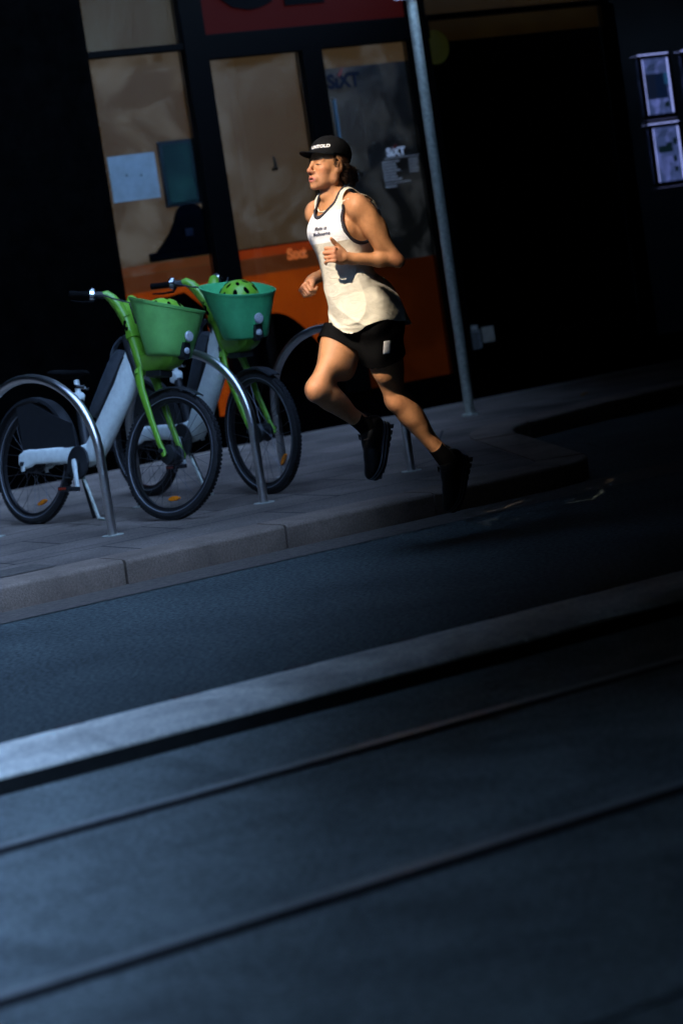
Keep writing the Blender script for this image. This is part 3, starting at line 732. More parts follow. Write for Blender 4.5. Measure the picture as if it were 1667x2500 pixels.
    for s_ in (-1,1):
        a = crank_ang if s_<0 else crank_ang+math.pi
        d = Vector((math.cos(a),0,math.sin(a))); p0 = BB+Vector((0,s_*.088,0)); p1 = p0+d*.165+Vector((0,s_*.012,0))
        m = MB(); m.rings(sweep([p0-d*.02,p0,p0.lerp(p1,.5),p1,p1+d*.012],[.012,.019,.014,.013,.006],[.009,.012,.010,.010,.006])); ck = m.build('crank',M_frame,b)
        m = MB(); c = p1+Vector((0,s_*.062,0)); m.box(c-Vector((.045,.048,.012)),c+Vector((.045,.048,.012))); m.tube([p1,c],.006,8); pd = m.build('pedal',M_bplast,ck,smooth=False,bevel=.005)
        m = MB(); m.box(c+Vector((-.032,-.049+(-.002),-.006)),c+Vector((.032,-.046,.006))); m.build('pedal_reflector',material('red_pedal_reflector',(.35,.03,.01),.3),ck,smooth=False)
    m = MB(); m.tube([(.40,.03,.34),(.38,.09,.2),(.37,.06+math.tan(lean)*.0+.11,.012)],.011,10); m.build('kickstand',M_rim,b)
    m = MB(); m.tube([(.47,-.03,.33),(.60,-.05,.17),(.70,-.06,.02)],.0105,10); m.tube([(.70,-.06,.02),(.76,-.06,.012)],.0095,10); 
    m.build('stand_leg',M_steel,b)
    # ---- steering assembly (all turned with the fork)
    def g(mbx, name, mat, parent=b, **k): mbx.xf(ST); return mbx.build(name,mat,parent,**k)
    def blade(pts, hs, ws): return sweep(pts,hs,ws,12)
    fk = MB()
    for s_ in (-1,1):
        fk.rings(blade([P(.535,.0,s_*.050),P(.48,.005,s_*.068),P(.40,.006,s_*.074),P(.2,.02,s_*.076),P(.05,.037,s_*.078),P(-.015,.048,s_*.078),P(-.035,.05,s_*.078)],[.030,.030,.024,.019,.0165,.019,.01],[.014,.015,.014,.012,.011,.010,.008]))
    fk.rings(blade([P(.50,0.0,-.06),P(.535,0,-.03),P(.535,0,.03),P(.50,0.0,.06)],[.02,.03,.03,.02],[.03,.04,.04,.03]))
    fk.tube([P(.52),P(.60)],[.042,.036],16)
    fork = g(fk,'fork',M_green,angle=50)
    m = MB(); 
    for s_ in (-1,1): m.tube([P(-.0,.045,s_*.085),P(-.0,.045,s_*.102)],.014,6)
    g(m,'axle_nut',M_bplast,fork)
    m = MB(); m.tube([P(.52,-.045),P(.64,-.058),P(.78,-.062)],[.034,.036,.034],16); g(m,'head_tube',M_bplast)
    # green steering column on both sides of the basket mount
    m = MB(); m.rings(blade([P(.52,.010),P(.60,.0),P(.72,-.006),P(.82,-.012),P(.89,-.018),P(.94,-.026),P(.975,-.036)],[.034,.030,.028,.030,.034,.034,.02],[.055,.052,.05,.054,.062,.07,.06]))
    colm = g(m,'steering_column',M_green,angle=60)
    m = MB(); m.rings(blade([P(.735,-.006),P(.75,-.006),P(.765,-.007)],[.036,.036,.036],[.058,.058,.058])); g(m,'column_band',M_green,colm,angle=40)
    for dz,df,rz in ((.81,-.018,.013),(.83,-.006,.011),(.79,-.004,.010)):
        m = MB(); m.ellipsoid((0,0,0),(rz,.006,rz*1.3),12); m.xf(Matrix.Translation(P(dz,df,-.056))); g(m,'emblem_mark',M_print,colm)
    # arms sweep out and back to the grips
    for s_ in (-1,1):
        m = MB(); pts = [P(.87,-.015,s_*.028),P(.94,-.022,s_*.052),P(.995,-.032,s_*.080),P(1.023,-.046,s_*.102),P(1.023,-.060,s_*.118)]
        m.tube(pts,[.034,.033,.029,.025,.021],16,squash=1.15); am = g(m,'handlebar_arm',M_green,colm)
        g0 = pts[-1]; g1 = g0+Vector((-.13,s_*.13,.0)); gd = (g1-g0).normalized()
        m = MB(); m.tube([g0-gd*.01,g0+gd*.045],[.021,.020],14); g(m,'bar_sleeve',M_bplast,am)
        m = MB(); m.tube([g0+gd*.045,g0+gd*.05,g0+gd*.075,g0+gd*.08],[.023,.030,.030,.023],16); g(m,'brake_clamp',M_chrome,am)
        m = MB(); m.tube([g0+gd*.08,g0+gd*.10,g0+gd*.14,g0+gd*.19,g0+gd*.195],[.019,.0185,.017,.019,.014],14); g(m,'grip',M_grip,am)
        m = MB(); l0 = g0+gd*.055+Vector((.02,0,-.02)); m.tube([l0,l0+gd*.03+Vector((.025,0,-.025)),l0+gd*.10+Vector((.035,0,-.03)),l0+gd*.16+Vector((.03,0,-.025))],[.010,.008,.006,.005],8); g(m,'brake_lever',M_grip,am)
        m = MB(); m.ellipsoid(g0+gd*.06+Vector((-.005,0,.026)),(.022,.022,.014),14); g(m,'bell',M_chrome if s_<0 else M_bplast,am)
    m = MB(); m.tube([P(1.02,-.04,-.20),P(.96,.02,-.13),P(.92,.07,-.06),P(.8,.05,-.03)],.005,6); m.tube([P(1.02,-.04,.20),P(.95,.0,.13),P(.88,.05,.06),P(.8,.05,.03)],.005,6); g(m,'brake_cable',M_bplast)
    # basket: rounded tapering tub, open on top
    up = Vector((0,0,1)); Cb = P(.56,.0)+Vector((.035,0,0))
    bm_ = MB(); seg = 48
    def outline(t, inset):
        # t 0 bottom .. 1 rim ; returns ring in bike space
        back = .055; fwd = .055 + (.22+.155*t); half = .128+.088*t
        z = .0+.340*t; ring = []
        cx = (fwd+back)/2; hx = (fwd-back)/2
        for j in range(seg):
            q = 2*math.pi*j/seg; c,s2 = math.cos(q),math.sin(q)
            e_ = .72 if c<0 else .86
            x = cx+(hx-inset)*(abs(c)**e_)*(1 if c>0 else -1); y = (half-inset)*(abs(s2)**.80)*(1 if s2>0 else -1)
            shift = -.105*t
            ring.append(Vector((Cb.x+x+shift, y, Cb.z+.045+z-math.tan(rim_tilt)*(x-.05)*(t)-.04*(x)*(1-t))))
        return ring
    rings = []
    rings.append([Vector((Cb.x+.17+(p.x-Cb.x-.17)*.55, p.y*.55, p.z-.004)) for p in outline(0,0)])
    for t,i_ in ((0,.012),(.015,.004),(.05,0),(.3,0),(.6,0),(.92,0),(.93,-.004),(.995,-.005),(1,-.003),(1,.004),(.93,.006),(.6,.006),(.3,.006),(.05,.007)):
        rings.append(outline(t,i_))
    rings.append([Vector((Cb.x+.17+(p.x-Cb.x-.17)*.4, p.y*.4, p.z+.004)) for p in outline(.05,.007)])
    bm_.rings(rings); bk = g(bm_,'basket',basket_mat,angle=40)
    # mount block under the basket, lamp pod in front
    m = MB(); m.rings([[ (Cb.x+x, y*w_, Cb.z+z) for x,y in ((.02,-1),(.20+dx,-1),(.24+dx,-.6),(.24+dx,.6),(.20+dx,1),(.02,1))] for z,w_,dx in ((-.04,.045,-.10),(-.01,.07,-.03),(.025,.085,0),(.046,.092,.010))])
    g(m,'basket_mount',M_green,bk,angle=30)
    m = MB(); m.box((Cb.x+.03,-.05,Cb.z-.07),(Cb.x+.15,.05,Cb.z-.037)); g(m,'mount_block',M_bplast,bk,smooth=False,bevel=.006)
    fx = Cb.x+.285
    m = MB(); m.rings([[ (fx+dx+.0, y, Cb.z+z) for y,z in ((-.024,.03-0.0),(-.028,.06),(-.024,.112),(.024,.112),(.028,.06),(.024,.03),(.012,.018),(-.012,.018))] for dx in (-.03,.012,.018)])
    g(m,'lamp_pod',M_bplast,bk,angle=30)
    m = MB(); m.ellipsoid((fx+.018,0,Cb.z+.066),(.010,.021,.019),16); g(m,'head_lamp',M_clear,bk)
    m = MB(); m.lathe([(.0001,0),(.030,0),(.031,.006),(.027,.012),(.0001,.014)],24,Matrix.Translation((fx+.026,0,Cb.z+.147)),'X'); g(m,'front_reflector',M_clear,bk)
    # front fender stub and cable
    m = MB(); rings = []
    for a in np.linspace(60,125,9):
        q = R(a); c,s_ = math.cos(q),math.sin(q)
        rings.append([(FA.x+rr_*c, y, FA.z+rr_*s_) for rr_,y in ((RW+.012,-.036),(RW+.022,-.03),(RW+.026,0),(RW+.022,.03),(RW+.012,.036),(RW+.02,0))])
    m.rings(rings); g(m,'front_fender',M_bplast,fork)
    return b, ST, Cb
bikeA = bicycle((5.94,13.28),(6.205,12.02),R(11.5),R(7),'nearest rental bicycle with mid green basket, leaning towards the kerb behind the left hoop',M_basketA,(R(-72),R(-84)),R(-72),R(12))
bikeB = bicycle((6.885,13.56),(7.015,12.31),R(3),R(-1),'second rental bicycle with teal green basket, standing behind the middle hoop',M_basketB,(R(40),R(-42)),R(-70),R(14))
bpy.context.view_layer.update()

# helmets lying in the baskets
M_helm = material('lime_helmet_shell',(.22,.52,.03),.42,var=.12,scale=30,coat=.2)
def helmet(bk, off, rot, label):
    b, ST, Cb = bk
    M = b.matrix_world @ ST @ Matrix.Translation(Cb+Vector(off))
    h = empty('bicycle_helmet',M.translation,rot); tag(h,label,'helmet','green helmets left in the bicycle baskets')
    m = MB(); m.ellipsoid((0,0,0),(.148,.122,.115),36); 
    m.v = [(x,y,z if z>-.02 else -.02+(z+.02)*.25) for x,y,z in m.v]; sh = m.build('shell',M_helm,h)
    m = MB(); m.lathe([(.101,-.022),(.106,-.012),(.108,0),(.106,.006)],36,Matrix.Scale(1.27,4,(1,0,0)),caps=False) if False else None
    for az,el,rz in [(20,35,.017),(62,30,.015),(100,36,.016),(140,30,.016),(-20,35,.017),(-62,30,.015),(-100,36,.016),(-140,30,.016),(0,66,.014),(60,62,.014),(120,62,.014),(180,62,.014),(-120,62,.014),(-60,62,.014),(180,35,.016)]:
        a,e_ = R(az),R(el); p = Vector((.148*math.cos(e_)*math.cos(a),.122*math.cos(e_)*math.sin(a),.115*math.sin(e_)))
        nrm_ = Vector((p.x/.148**2,p.y/.122**2,p.z/.115**2)).normalized()
        q = nrm_.to_track_quat('Z','X').to_matrix().to_4x4()
        m = MB(); m.ellipsoid((0,0,0),(rz*1.5,rz*.8,.004),14); m.xf(Matrix.Translation(p) @ q); m.build('vent',M_print,sh)
    return h
helmet(bikeA,(.12,.0,.262),(R(4),R(-14),R(200)),'green helmet sunk in the mid green basket with only its top showing')
helmet(bikeB,(.14,-.0,.27),(R(6),R(10),R(250)),'green helmet with dark round vents piled high in the teal green basket')

# fallen leaf on the pavement near the pole
M_leaf = material('dry_leaf',(.28,.13,.04),.8,var=.3,scale=80)
lf = MB(); ctr = []
for i in range(9):
    t = i/8; wd = .022*math.sin(math.pi*min(1,t*1.02+.02))*(1+.3*math.sin(9*t)); z = .006+.014*math.sin(2.4*t)
    ctr.append([(-.055+.11*t,-wd,z+.010*abs(wd)*40*.3),(-.055+.11*t,0,z),(-.055+.11*t,wd,z+.012)])
lf.rings(ctr,closed=False); p = Vector((10.95,14.32,PZ+.006))
lo = lf.build('fallen_leaf',M_leaf); lo.location = p; lo.rotation_euler=(0,0,.4); q=lo.modifiers.new('thick','SOLIDIFY'); q.thickness=.0012
tag(lo,'curled dry orange leaf lying on the dark pavement right of the pole','leaf')
# ------------------------------------------------------------------ the runner
# body axes: F forward (world -X), L his left (world -Y), U up; origin midway between the hip joints
HIP = at(838,742,9.72)
def W(p): return Vector((-p[0],-p[1],p[2]))
person = empty('person',(HIP.x,HIP.y,0.0)); HZ = HIP.z
tag(person,'young man running along the kerb in white tank top, black shorts and black cap','person')
def toL(V): return np.stack([-V[:,0],-V[:,1],V[:,2]+HZ],1)      # body axes -> object space
def arr(*p): return np.array(p,float)
J = dict(
 shL=arr(.062,.182,.545), shR=arr(.066,-.185,.548),
 elL=arr(-.085,.222,.272), wrL=arr(.140,.148,.318),
 elR=arr(-.075,-.265,.285), wrR=arr(.135,-.20,.236),
 hipL=arr(0,.088,-.005), hipR=arr(0,-.088,0),
 knR=arr(.280,-.070,-.275), anR=arr(-.02,-.165,-.495),
 knL=arr(-.118,-.012,-.385), anL=arr(-.372,-.048,-.715),
 neck=arr(.062,0,.565), head=arr(.078,0,.745))
# head frame: turned a little to the camera, chin up
ya, pi_ = R(7), R(13)
hf = arr(math.cos(ya)*math.cos(pi_), math.sin(ya)*math.cos(pi_), math.sin(pi_))
hl = arr(-math.sin(ya), math.cos(ya), 0); hu = np.cross(hf,hl)
HM = np.stack([hf,hl,hu],1)
def hp(f,l,u): return J['head']+HM@arr(f,l,u)

V = Vol((-.55,-.42,-.98),(.50,.40,.93),.004)
# torso
V.ell((.062,0,.43),(.104,.152,.19),.03); V.ell((.045,0,.20),(.092,.135,.19),.06); V.ell((.005,0,.02),(.105,.158,.125),.06)
V.ell((.105,.07,.455),(.055,.085,.06),.05); V.ell((.105,-.07,.455),(.055,.085,.06),.05)
for s in (-1,1):
    V.ell((-.055,s*.072,-.03),(.085,.085,.095),.05)
    V.cone((.045,s*.03,.612),(.058,s*.145,.575),.036,.032,.04)         # trapezius to shoulder
    V.cone((.105,s*.018,.553),(.085,s*.145,.585),.012,.012,.025)      # collar bone
    V.ell((-.02,s*.10,.46),(.07,.07,.13),.05)
V.cone((.052,0,.55),hp(-.005,0,-.06),.058,.053,.035)
V.cone(hp(.0,.042,-.03),(.118,.012,.565),.014,.010,.02); V.cone(hp(.0,-.042,-.03),(.118,-.012,.565),.014,.010,.02)
V.ell(hp(.030,0,-.135),(.011,.011,.016),.03)                          # Adam's apple
# arms
def arm(sh,el,wr,side):
    V.ell(sh,(.054,.049,.060),.035)
    m = sh+(el-sh)*.5; out = arr(0,side,0)
    V.cone(sh,el,.043,.030,.03)
    V.ell(sh+(el-sh)*.30+arr(0,side*.014,0),(.043,.037,.080),.04)
    ax_ = (el-sh)/np.linalg.norm(el-sh)
    V.ell(sh+(el-sh)*.58+arr(.018,0,.0),(.033,.030,.070),.03); V.ell(sh+(el-sh)*.5+arr(-.02,side*.006,0),(.030,.029,.075),.03)
    V.cone(el,el+(wr-el)*.35,.028,.0335,.02); V.cone(el+(wr-el)*.35,wr,.0335,.0240,.02)
    V.ell(el+arr(-.014,0,-.010),(.017,.018,.018),.02)
arm(J['shL'],J['elL'],J['wrL'],1); arm(J['shR'],J['elR'],J['wrR'],-1)
# hands: palm, four fingers curled, thumb from the side of the palm
def hand(wr, d, pn, th, curl, gaps, thumb):
    """d: towards knuckles, pn: palm normal (the way the fingers curl), th: towards the thumb side"""
    d = d/np.linalg.norm(d); th = th-d*(th@d); th /= np.linalg.norm(th); pn_ = np.cross(d,th); pn_ = pn_ if pn_@pn>0 else -pn_
    Mx = np.stack([d,th,pn_],1); q = lambda a,b,c: wr+Mx@arr(a,b,c)
    V.cone(q(-.03,0,0),q(.02,0,.0),.0265,.025,.012)
    V.ell(q(.048,.0,.002),(.046,.040,.0165),.014,Mx)
    V.ell(q(.035,.022,.012),(.032,.018,.016),.012,Mx)                     # thumb pad
    V.ell(q(.035,-.022,.010),(.032,.015,.014),.012,Mx)
    for i,(off,l1,l2,l3,rr) in enumerate(((.029,.043,.027,.021,.0094),(.0098,.047,.031,.022,.0098),(-.0098,.044,.029,.021,.0093),(-.0285,.035,.022,.019,.0082))):
        p = q(.085-.004*abs(i-1),off,.0); a = 0
        V.ell(p,(rr+.0018,)*3,.006)
        for seg,(ln,c) in enumerate(zip((l1,l2,l3),curl)):
            a += c+gaps[i]
            n_ = p+Mx@arr(math.cos(a)*ln,-.05*ln*(i-1.5),math.sin(a)*ln)
            V.cone(p,n_,rr,rr*.93,.0035 if seg else .005); p = n_; rr *= .93
    t0 = q(.022,.030,.008); pts = [q(*t) for t in thumb]
    V.cone(t0,pts[0],.0145,.0125,.008); V.cone(pts[0],pts[1],.0115,.0105,.005); V.cone(pts[1],pts[2],.0105,.0085,.004)
dL = arr(.093,.018,.030)
hand(J['wrL'],dL,arr(-.2,-1,.0)+arr(0,0,-.1),arr(-.15,-.1,1),(R(62),R(75),R(50)),(R(0),R(3),R(6),R(-14)),((.052,.050,.012),(.076,.064,.012),(.096,.074,.008)))
dR = arr(.085,.035,-.028)
hand(J['wrR'],dR,arr(-.3,.5,-1),arr(.1,1,.45),(R(70),R(80),R(50)),(R(0),R(2),R(4),R(6)),((.055,.042,.018),(.078,.030,.032),(.092,.012,.040)))
# legs
def leg(hip,kn,an,side):
    V.cone(hip,kn,.086,.047,.05)
    t = (kn-hip); V.ell(hip+t*.42+arr(.022,side*.012,0),(.062,.060,.12),.06); V.ell(hip+t*.45+arr(-.028,-side*.008,-.01),(.055,.055,.12),.06)
    V.cone(hip+t*.72+arr(.012,-side*.018,.01),kn+arr(.0,-side*.016,.02),.036,.03,.03)
    s = an-kn; sn = s/np.linalg.norm(s)
    fr = t/np.linalg.norm(t)-sn*(t@sn)/np.linalg.norm(t); fr = arr(1,0,0)-sn*sn[0]; fr /= np.linalg.norm(fr)
    V.ell(kn+fr*.024+sn*.002,(.018,.022,.026),.035)
    V.cone(kn,kn+s*.28,.044,.043,.03); V.cone(kn+s*.28,an-s*.14,.043,.031,.03); V.cone(an-s*.14,an,.032,.034,.02)
    B_ = np.stack([fr,np.cross(sn,fr),sn],1)
    V.ell(kn+s*.30-fr*.020+arr(0,-side*.010,0),(.034,.034,.105),.05,B_); V.ell(kn+s*.27-fr*.014+arr(0,side*.014,0),(.031,.028,.095),.05,B_)
    V.cone(kn+s*.02-fr*.012,kn+s*.16-fr*.016,.036,.036,.05)
    V.cone(kn+s*.06+fr*.018,kn+s*.75+fr*.010,.022,.014,.03)
    V.cone(kn+s*.6-fr*.02,an-fr*.026,.018,.013,.02)
leg(J['hipL'],J['knL'],J['anL'],1); leg(J['hipR'],J['knR'],J['anR'],-1)
# feet fill the shoes
def unit(v): return v/np.linalg.norm(v)
TOE = dict(R=unit(arr(.40,.04,-.90)), L=unit(arr(.44,.06,-.88)))
SOLE = {k: unit(arr(v[2],.05,-v[0])) for k,v in TOE.items()}
# head
E_ = lambda c,r,k=.02,sub=False: V.ell(hp(*c),r,k,HM,sub)
C_ = lambda a,b,r1,r2,k=.01,sub=False: V.cone(hp(*a),hp(*b),r1,r2,k,sub)
E_((-.012,0,.045),(.098,.077,.092)); E_((.034,0,-.012),(.057,.056,.080),.03)
for s in (-1,1):
    C_((.008,s*.046,-.054),(.070,s*.012,-.092),.0145,.0135,.022)
    C_((-.002,s*.056,-.01),(.004,s*.054,-.058),.016,.016,.025)
    E_((.056,s*.041,-.016),(.024,.020,.018),.02); E_((.052,s*.032,-.055),(.026,.021,.035),.02)
    C_((.086,s*.010,.028),(.070,s*.044,.029),.009,.008,.014)
    E_((.096,s*.031,.007),(.014,.017,.010),.010,True)
    E_((.074,s*.031,.005),(.0135,.0150,.0125),.004)
    E_((-.008,s*.079,.002),(.018,.007,.031),.008); E_((-.003,s*.0865,.004),(.0105,.0075,.019),.004,True)
    E_((.004,s*.073,-.02),(.009,.007,.012),.006)
    E_((.099,s*.0115,-.032),(.011,.0075,.0080),.006)
E_((.080,0,-.094),(.016,.019,.016),.016)
C_((.090,0,.020),(.111,0,-.022),.0075,.0085,.012); E_((.1115,0,-.0265),(.0115,.0105,.0100),.008)
E_((.085,0,-.062),(.017,.026,.022),.016)
for s in (-1,1):
    C_((.090,s*.024,-.064),(.1025,s*.006,-.0565),.0030,.0048,.005); C_((.089,s*.023,-.068),(.1005,s*.003,-.0725),.0035,.0056,.005)
E_((.108,0,-.0655),(.016,.0155,.0036),.003,True)
Vb,Fb = V.mesh(); Vb = smooth_mesh(Vb,Fb,1)
# skin colour: base, warm joints, lips, brows, lids, stubble
hc = (Vb-J['head'])@HM; f_,l_,u_ = hc[:,0],hc[:,1],hc[:,2]
ishead = (Vb[:,2]>.58)
col = np.tile(arr(.46,.213,.098),(len(Vb),1))
def warm(c,r,colr,amt):
    w_ = np.exp(-((Vb-c)**2).sum(1)/(r*r))[:,None]*amt; col[:] = col*(1-w_)+np.array(colr)*w_
for j in ('elL','elR','knL','knR'): warm(J[j],.05,(.42,.15,.085),.6)
for j,dd in (('wrL',dL),('wrR',dR)): warm(J[j]+dd*.9,.05,(.45,.18,.105),.7)
for j in ('shL','shR'): warm(J[j]+arr(0,0,.04),.06,(.46,.22,.135),.5)
warm(hp(.115,0,-.03),.022,(.44,.15,.09),.7); warm(hp(.07,.05,-.02),.03,(.44,.17,.10),.5); warm(hp(.07,-.05,-.02),.03,(.44,.17,.10),.5)
def paint(mask, c, a=1.0): col[mask] = col[mask]*(1-a)+np.array(c)*a
stub = ishead&(u_<-.035)&(f_>.0)&(u_>-.125); paint(stub,(.32,.15,.09),.35)
lipz = np.abs(l_)/.025
paint(ishead&(f_>.085)&(np.abs(l_)<.025)&(u_>-.0795+.012*lipz**2)&(u_<-.0525-.008*lipz**2),(.40,.115,.095),.85)
paint(ishead&(f_>.080)&(np.abs(l_)<.0165)&(np.abs(u_+.0655)<.0036*(1-.5*(l_/.0165)**2)),(.06,.015,.012),1)
paint(ishead&(np.abs(l_)>.050)&(f_<.026-.25*np.maximum(0,.03-u_))&(f_>-.02)&(u_>.0)&(np.abs(l_)<.0745),(.035,.018,.011),.85)
for s in (-1,1):
    ll = l_*s-.031
    paint(ishead&(f_>.06)&(np.abs(ll)<.0145)&(np.abs(u_-.0035+.1*ll)<.0034*(1-.6*(ll/.0145)**2)),(.03,.018,.014),.97)
    paint(ishead&(f_>.055)&(np.abs(ll)<.021)&(np.abs(u_-.0285-.12*ll+6*ll*ll)<.0042),(.085,.045,.028),.8)
    paint(ishead&(f_>.09)&(np.abs(l_*s-.0075)<.0048)&(np.abs(u_+.0405)<.003),(.10,.03,.02),.9)
M_skin = material('tan_skin',(.5,.28,.17),.50,var=.10,scale=55,bump=.10,bscale=260,spec=.28,attr='col',sss=.12)  # tan is the skin's own colour
body = np_mesh('body',toL(Vb),Fb,M_skin,person,col)

# tank top: surface offset from the torso, loose and creased towards the hem, cut at neck, arm holes and hem
T = Vol((-.30,-.33,-.13),(.30,.33,.68),.0035)
T.ell((.062,0,.43),(.122,.172,.20),.03); T.ell((.052,0,.20),(.112,.148,.20),.07); T.ell((.012,0,.0),(.138,.176,.19),.07); T.cone((.0,.07,.06),(-.02,.092,-.12),.117,.125,.05)
T.ell((.110,.07,.455),(.064,.092,.07),.05); T.ell((.110,-.07,.455),(.064,.092,.07),.05)
for s in (-1,1):
    T.cone((.045,s*.03,.615),(.060,s*.15,.582),.050,.046,.04); T.ell((-.02,s*.10,.46),(.082,.080,.14),.05)
T.cone((-.05,.06,.14),(-.105,.085,-.08),.07,.085,.06)
T.cone((.052,0,.55),hp(-.005,0,-.06),.065,.05,.035)
gx,gy,gz = T.grid()
low = np.clip((.40-gz)/.45,0,1)**1.2
lowb = np.clip((.16-gz)/.2,0,1)
ridge = lambda ph,pw=3: (1-np.abs(np.sin(ph)))**pw          # narrow sharp creases
nz = np.sin(7*gy+5*gz)*.8+np.sin(11*gz-6*gx+1.3)*.5
dsp = -.014*ridge(15*(gz+.75*gy-.15*gx)+1.6*nz,2.2)*lowb*np.clip(.3+3*gx,0,1)
dsp = dsp-.014*ridge(13*(gx+.35*gz-.2*gy)+1.2*nz+.5,2.5)*low*np.clip((gy-.03)/.07,0,1)
dsp = dsp-.006*ridge(11*(gz-.55*gy+.4*gx)+1.9*nz+2.,3)*low
dsp = dsp+.004*np.sin(24*(gz+.5*gy-.3*gx)+3*nz)*low
dsp = dsp+.005*np.sin(31*gy+12*gx+2*nz)*np.clip((.10-gz)/.12,0,1)
T.d += dsp.astype(np.float32)
Vt,Ft = T.mesh(); Vt = smooth_mesh(Vt,Ft,1)
def cutd(P):
    x,y,z = P[:,0],P[:,1],P[:,2]; ay = np.abs(y)
    bot = np.where(x>.05,.528,.575)
    nk = (np.sqrt((y/.088)**2+((z-.655)/(.655-bot))**2)-1)*.09
    ar = (np.sqrt(((x-.055)/.108)**2+((ay-.215)/.098)**2+((z-.515)/.150)**2)-1)*.10
    ar = np.minimum(ar, np.where((ay>.185)&(z>.40),-(ay-.185),.05))
    hem = z-(.022-.052*np.exp(-((y-.09)/.10)**2)-.01*np.clip(-x/.05,0,1)+.003*np.sin(33*y+9*x))
    return nk,ar,hem
def snap(V, fun, w_):
    d = fun(V); m = np.abs(d)<w_; P = V[m]; e = 5e-4; g = np.stack([(fun(P+np.eye(3)[i]*e)-fun(P-np.eye(3)[i]*e))/(2*e) for i in range(3)],1)
    V = V.copy(); st = -(d[m]/np.maximum((g*g).sum(1),.2))[:,None]*g; V[m] = P+np.clip(st,-.004,.004); return V
c_edge = lambda P: np.minimum(*cutd(P)[:2])
Vt = snap(Vt,lambda P: cutd(P)[2],.0026); Vt = snap(Vt,c_edge,.0026); Vt = snap(Vt,lambda P: c_edge(P)-.0095,.0026)
nk,ar,hem = cutd(Vt); nk += .0006; ar += .0006; hem += .0006; keep = (nk>0)&(ar>0)&(hem>0)&~((np.abs(Vt[:,1])>.128)&(Vt[:,2]>.565))
edge_d = np.minimum(nk,ar); trim_v = keep&(edge_d<.0107)
def biggest(F,n):
    lab = np.arange(n)
    for _ in range(4000):
        m = lab[F].min(1); l2 = lab.copy(); np.minimum.at(l2,F.ravel(),np.repeat(m,4)); l2 = l2[l2]
        if (l2==lab).all(): break
        lab = l2
    fl = lab[F[:,0]]; c = np.bincount(fl); return c[fl]>max(40,.02*c.max())
def sub(V,F,fm):
    F = F[fm]; F = F[biggest(F,len(V))]; u,inv = np.unique(F,return_inverse=True); return V[u],inv.reshape(F.shape),u
fk_ = keep[Ft].all(1); ft_ = trim_v[Ft].all(1)&fk_
Vs,Fs,us = sub(Vt,Ft,fk_&~ft_)
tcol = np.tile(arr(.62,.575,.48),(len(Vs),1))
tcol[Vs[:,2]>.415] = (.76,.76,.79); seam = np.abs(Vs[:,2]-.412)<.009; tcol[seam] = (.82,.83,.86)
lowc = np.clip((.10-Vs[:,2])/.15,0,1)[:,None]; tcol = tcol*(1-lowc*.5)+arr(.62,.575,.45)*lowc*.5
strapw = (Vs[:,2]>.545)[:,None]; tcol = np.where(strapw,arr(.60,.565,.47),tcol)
M_cloth = material('white_running_cloth',(.8,.8,.8),.85,var=.06,scale=40,bump=.12,bscale=700,spec=.15,attr='col')
n_ = M_cloth.node_tree.nodes; l_n = M_cloth.node_tree.links; pb = n_['Principled BSDF']     # fine soft creases in the thin cloth
tcn = n_.new('ShaderNodeTexCoord'); mpn = n_.new('ShaderNodeMapping'); mpn.inputs['Rotation'].default_value = (R(25),R(-30),0); mpn.inputs['Scale'].default_value = (1.0,1.0,2.1)
nzn = n_.new('ShaderNodeTexNoise'); nzn.inputs['Scale'].default_value = 9; nzn.inputs['Detail'].default_value = 2.5; nzn.inputs['Distortion'].default_value = 1.1
l_n.new(tcn.outputs['Object'],mpn.inputs[0]); l_n.new(mpn.outputs[0],nzn.inputs['Vector'])
sb_ = n_.new('ShaderNodeMath'); sb_.operation='SUBTRACT'; sb_.inputs[1].default_value=.5; l_n.new(nzn.outputs['Fac'],sb_.inputs[0])
ab_ = n_.new('ShaderNodeMath'); ab_.operation='ABSOLUTE'; l_n.new(sb_.outputs[0],ab_.inputs[0])
sq_ = n_.new('ShaderNodeMath'); sq_.operation='POWER'; sq_.inputs[1].default_value=.6; l_n.new(ab_.outputs[0],sq_.inputs[0])
bpn = n_.new('ShaderNodeBump'); bpn.inputs['Strength'].default_value=.30; bpn.inputs['Distance'].default_value=.016; l_n.new(sq_.outputs[0],bpn.inputs['Height'])
old_ = pb.inputs['Normal'].links[0].from_socket; l_n.new(old_,bpn.inputs['Normal']); l_n.new(bpn.outputs[0],pb.inputs['Normal'])
tank = np_mesh('tank_top',toL(Vs),Fs,M_cloth,person,tcol)
q = tank.modifiers.new('thick','SOLIDIFY'); q.thickness = .0022; q.offset = -1
me = tank.data
Vr,Fr,ur = sub(Vt,Ft,ft_)
M_trim = material('charcoal_trim',(.032,.030,.040),.8,spec=.2)
tr = np_mesh('trim',toL(Vr),Fr,M_trim,tank); q = tr.modifiers.new('thick','SOLIDIFY'); q.thickness = .006; q.offset = .2
bvt = BVHTree.FromPolygons([tuple(v) for v in toL(Vs).tolist()],[tuple(f) for f in Fs.tolist()])
def wrap_text(body_, size, origin, right, upv, out, mat, name, parent, bvh, lift=.0016, **k):
    me = text_mesh(body_,size,**k); bm = bmesh.new(); bm.from_mesh(me)
    bmesh.ops.triangulate(bm,faces=bm.faces)
    for v in bm.verts:
        p = Vector(origin)+Vector(right)*v.co.x+Vector(upv)*v.co.y+Vector(out)*.15
        h = bvh.ray_cast(p,-Vector(out)); v.co = (h[0]+Vector(out)*lift) if h[0] else p-Vector(out)*.15
    bm.to_mesh(me); bm.free(); return link(name,me,mat,parent,smooth=False)
M_ink = material('dark_print_ink',(.03,.028,.05),.8)
oc = W((.20,.035,.472))+Vector((0,0,HZ)); out = W((.93,.37,0)).normalized(); rt = Vector((0,0,1)).cross(out)
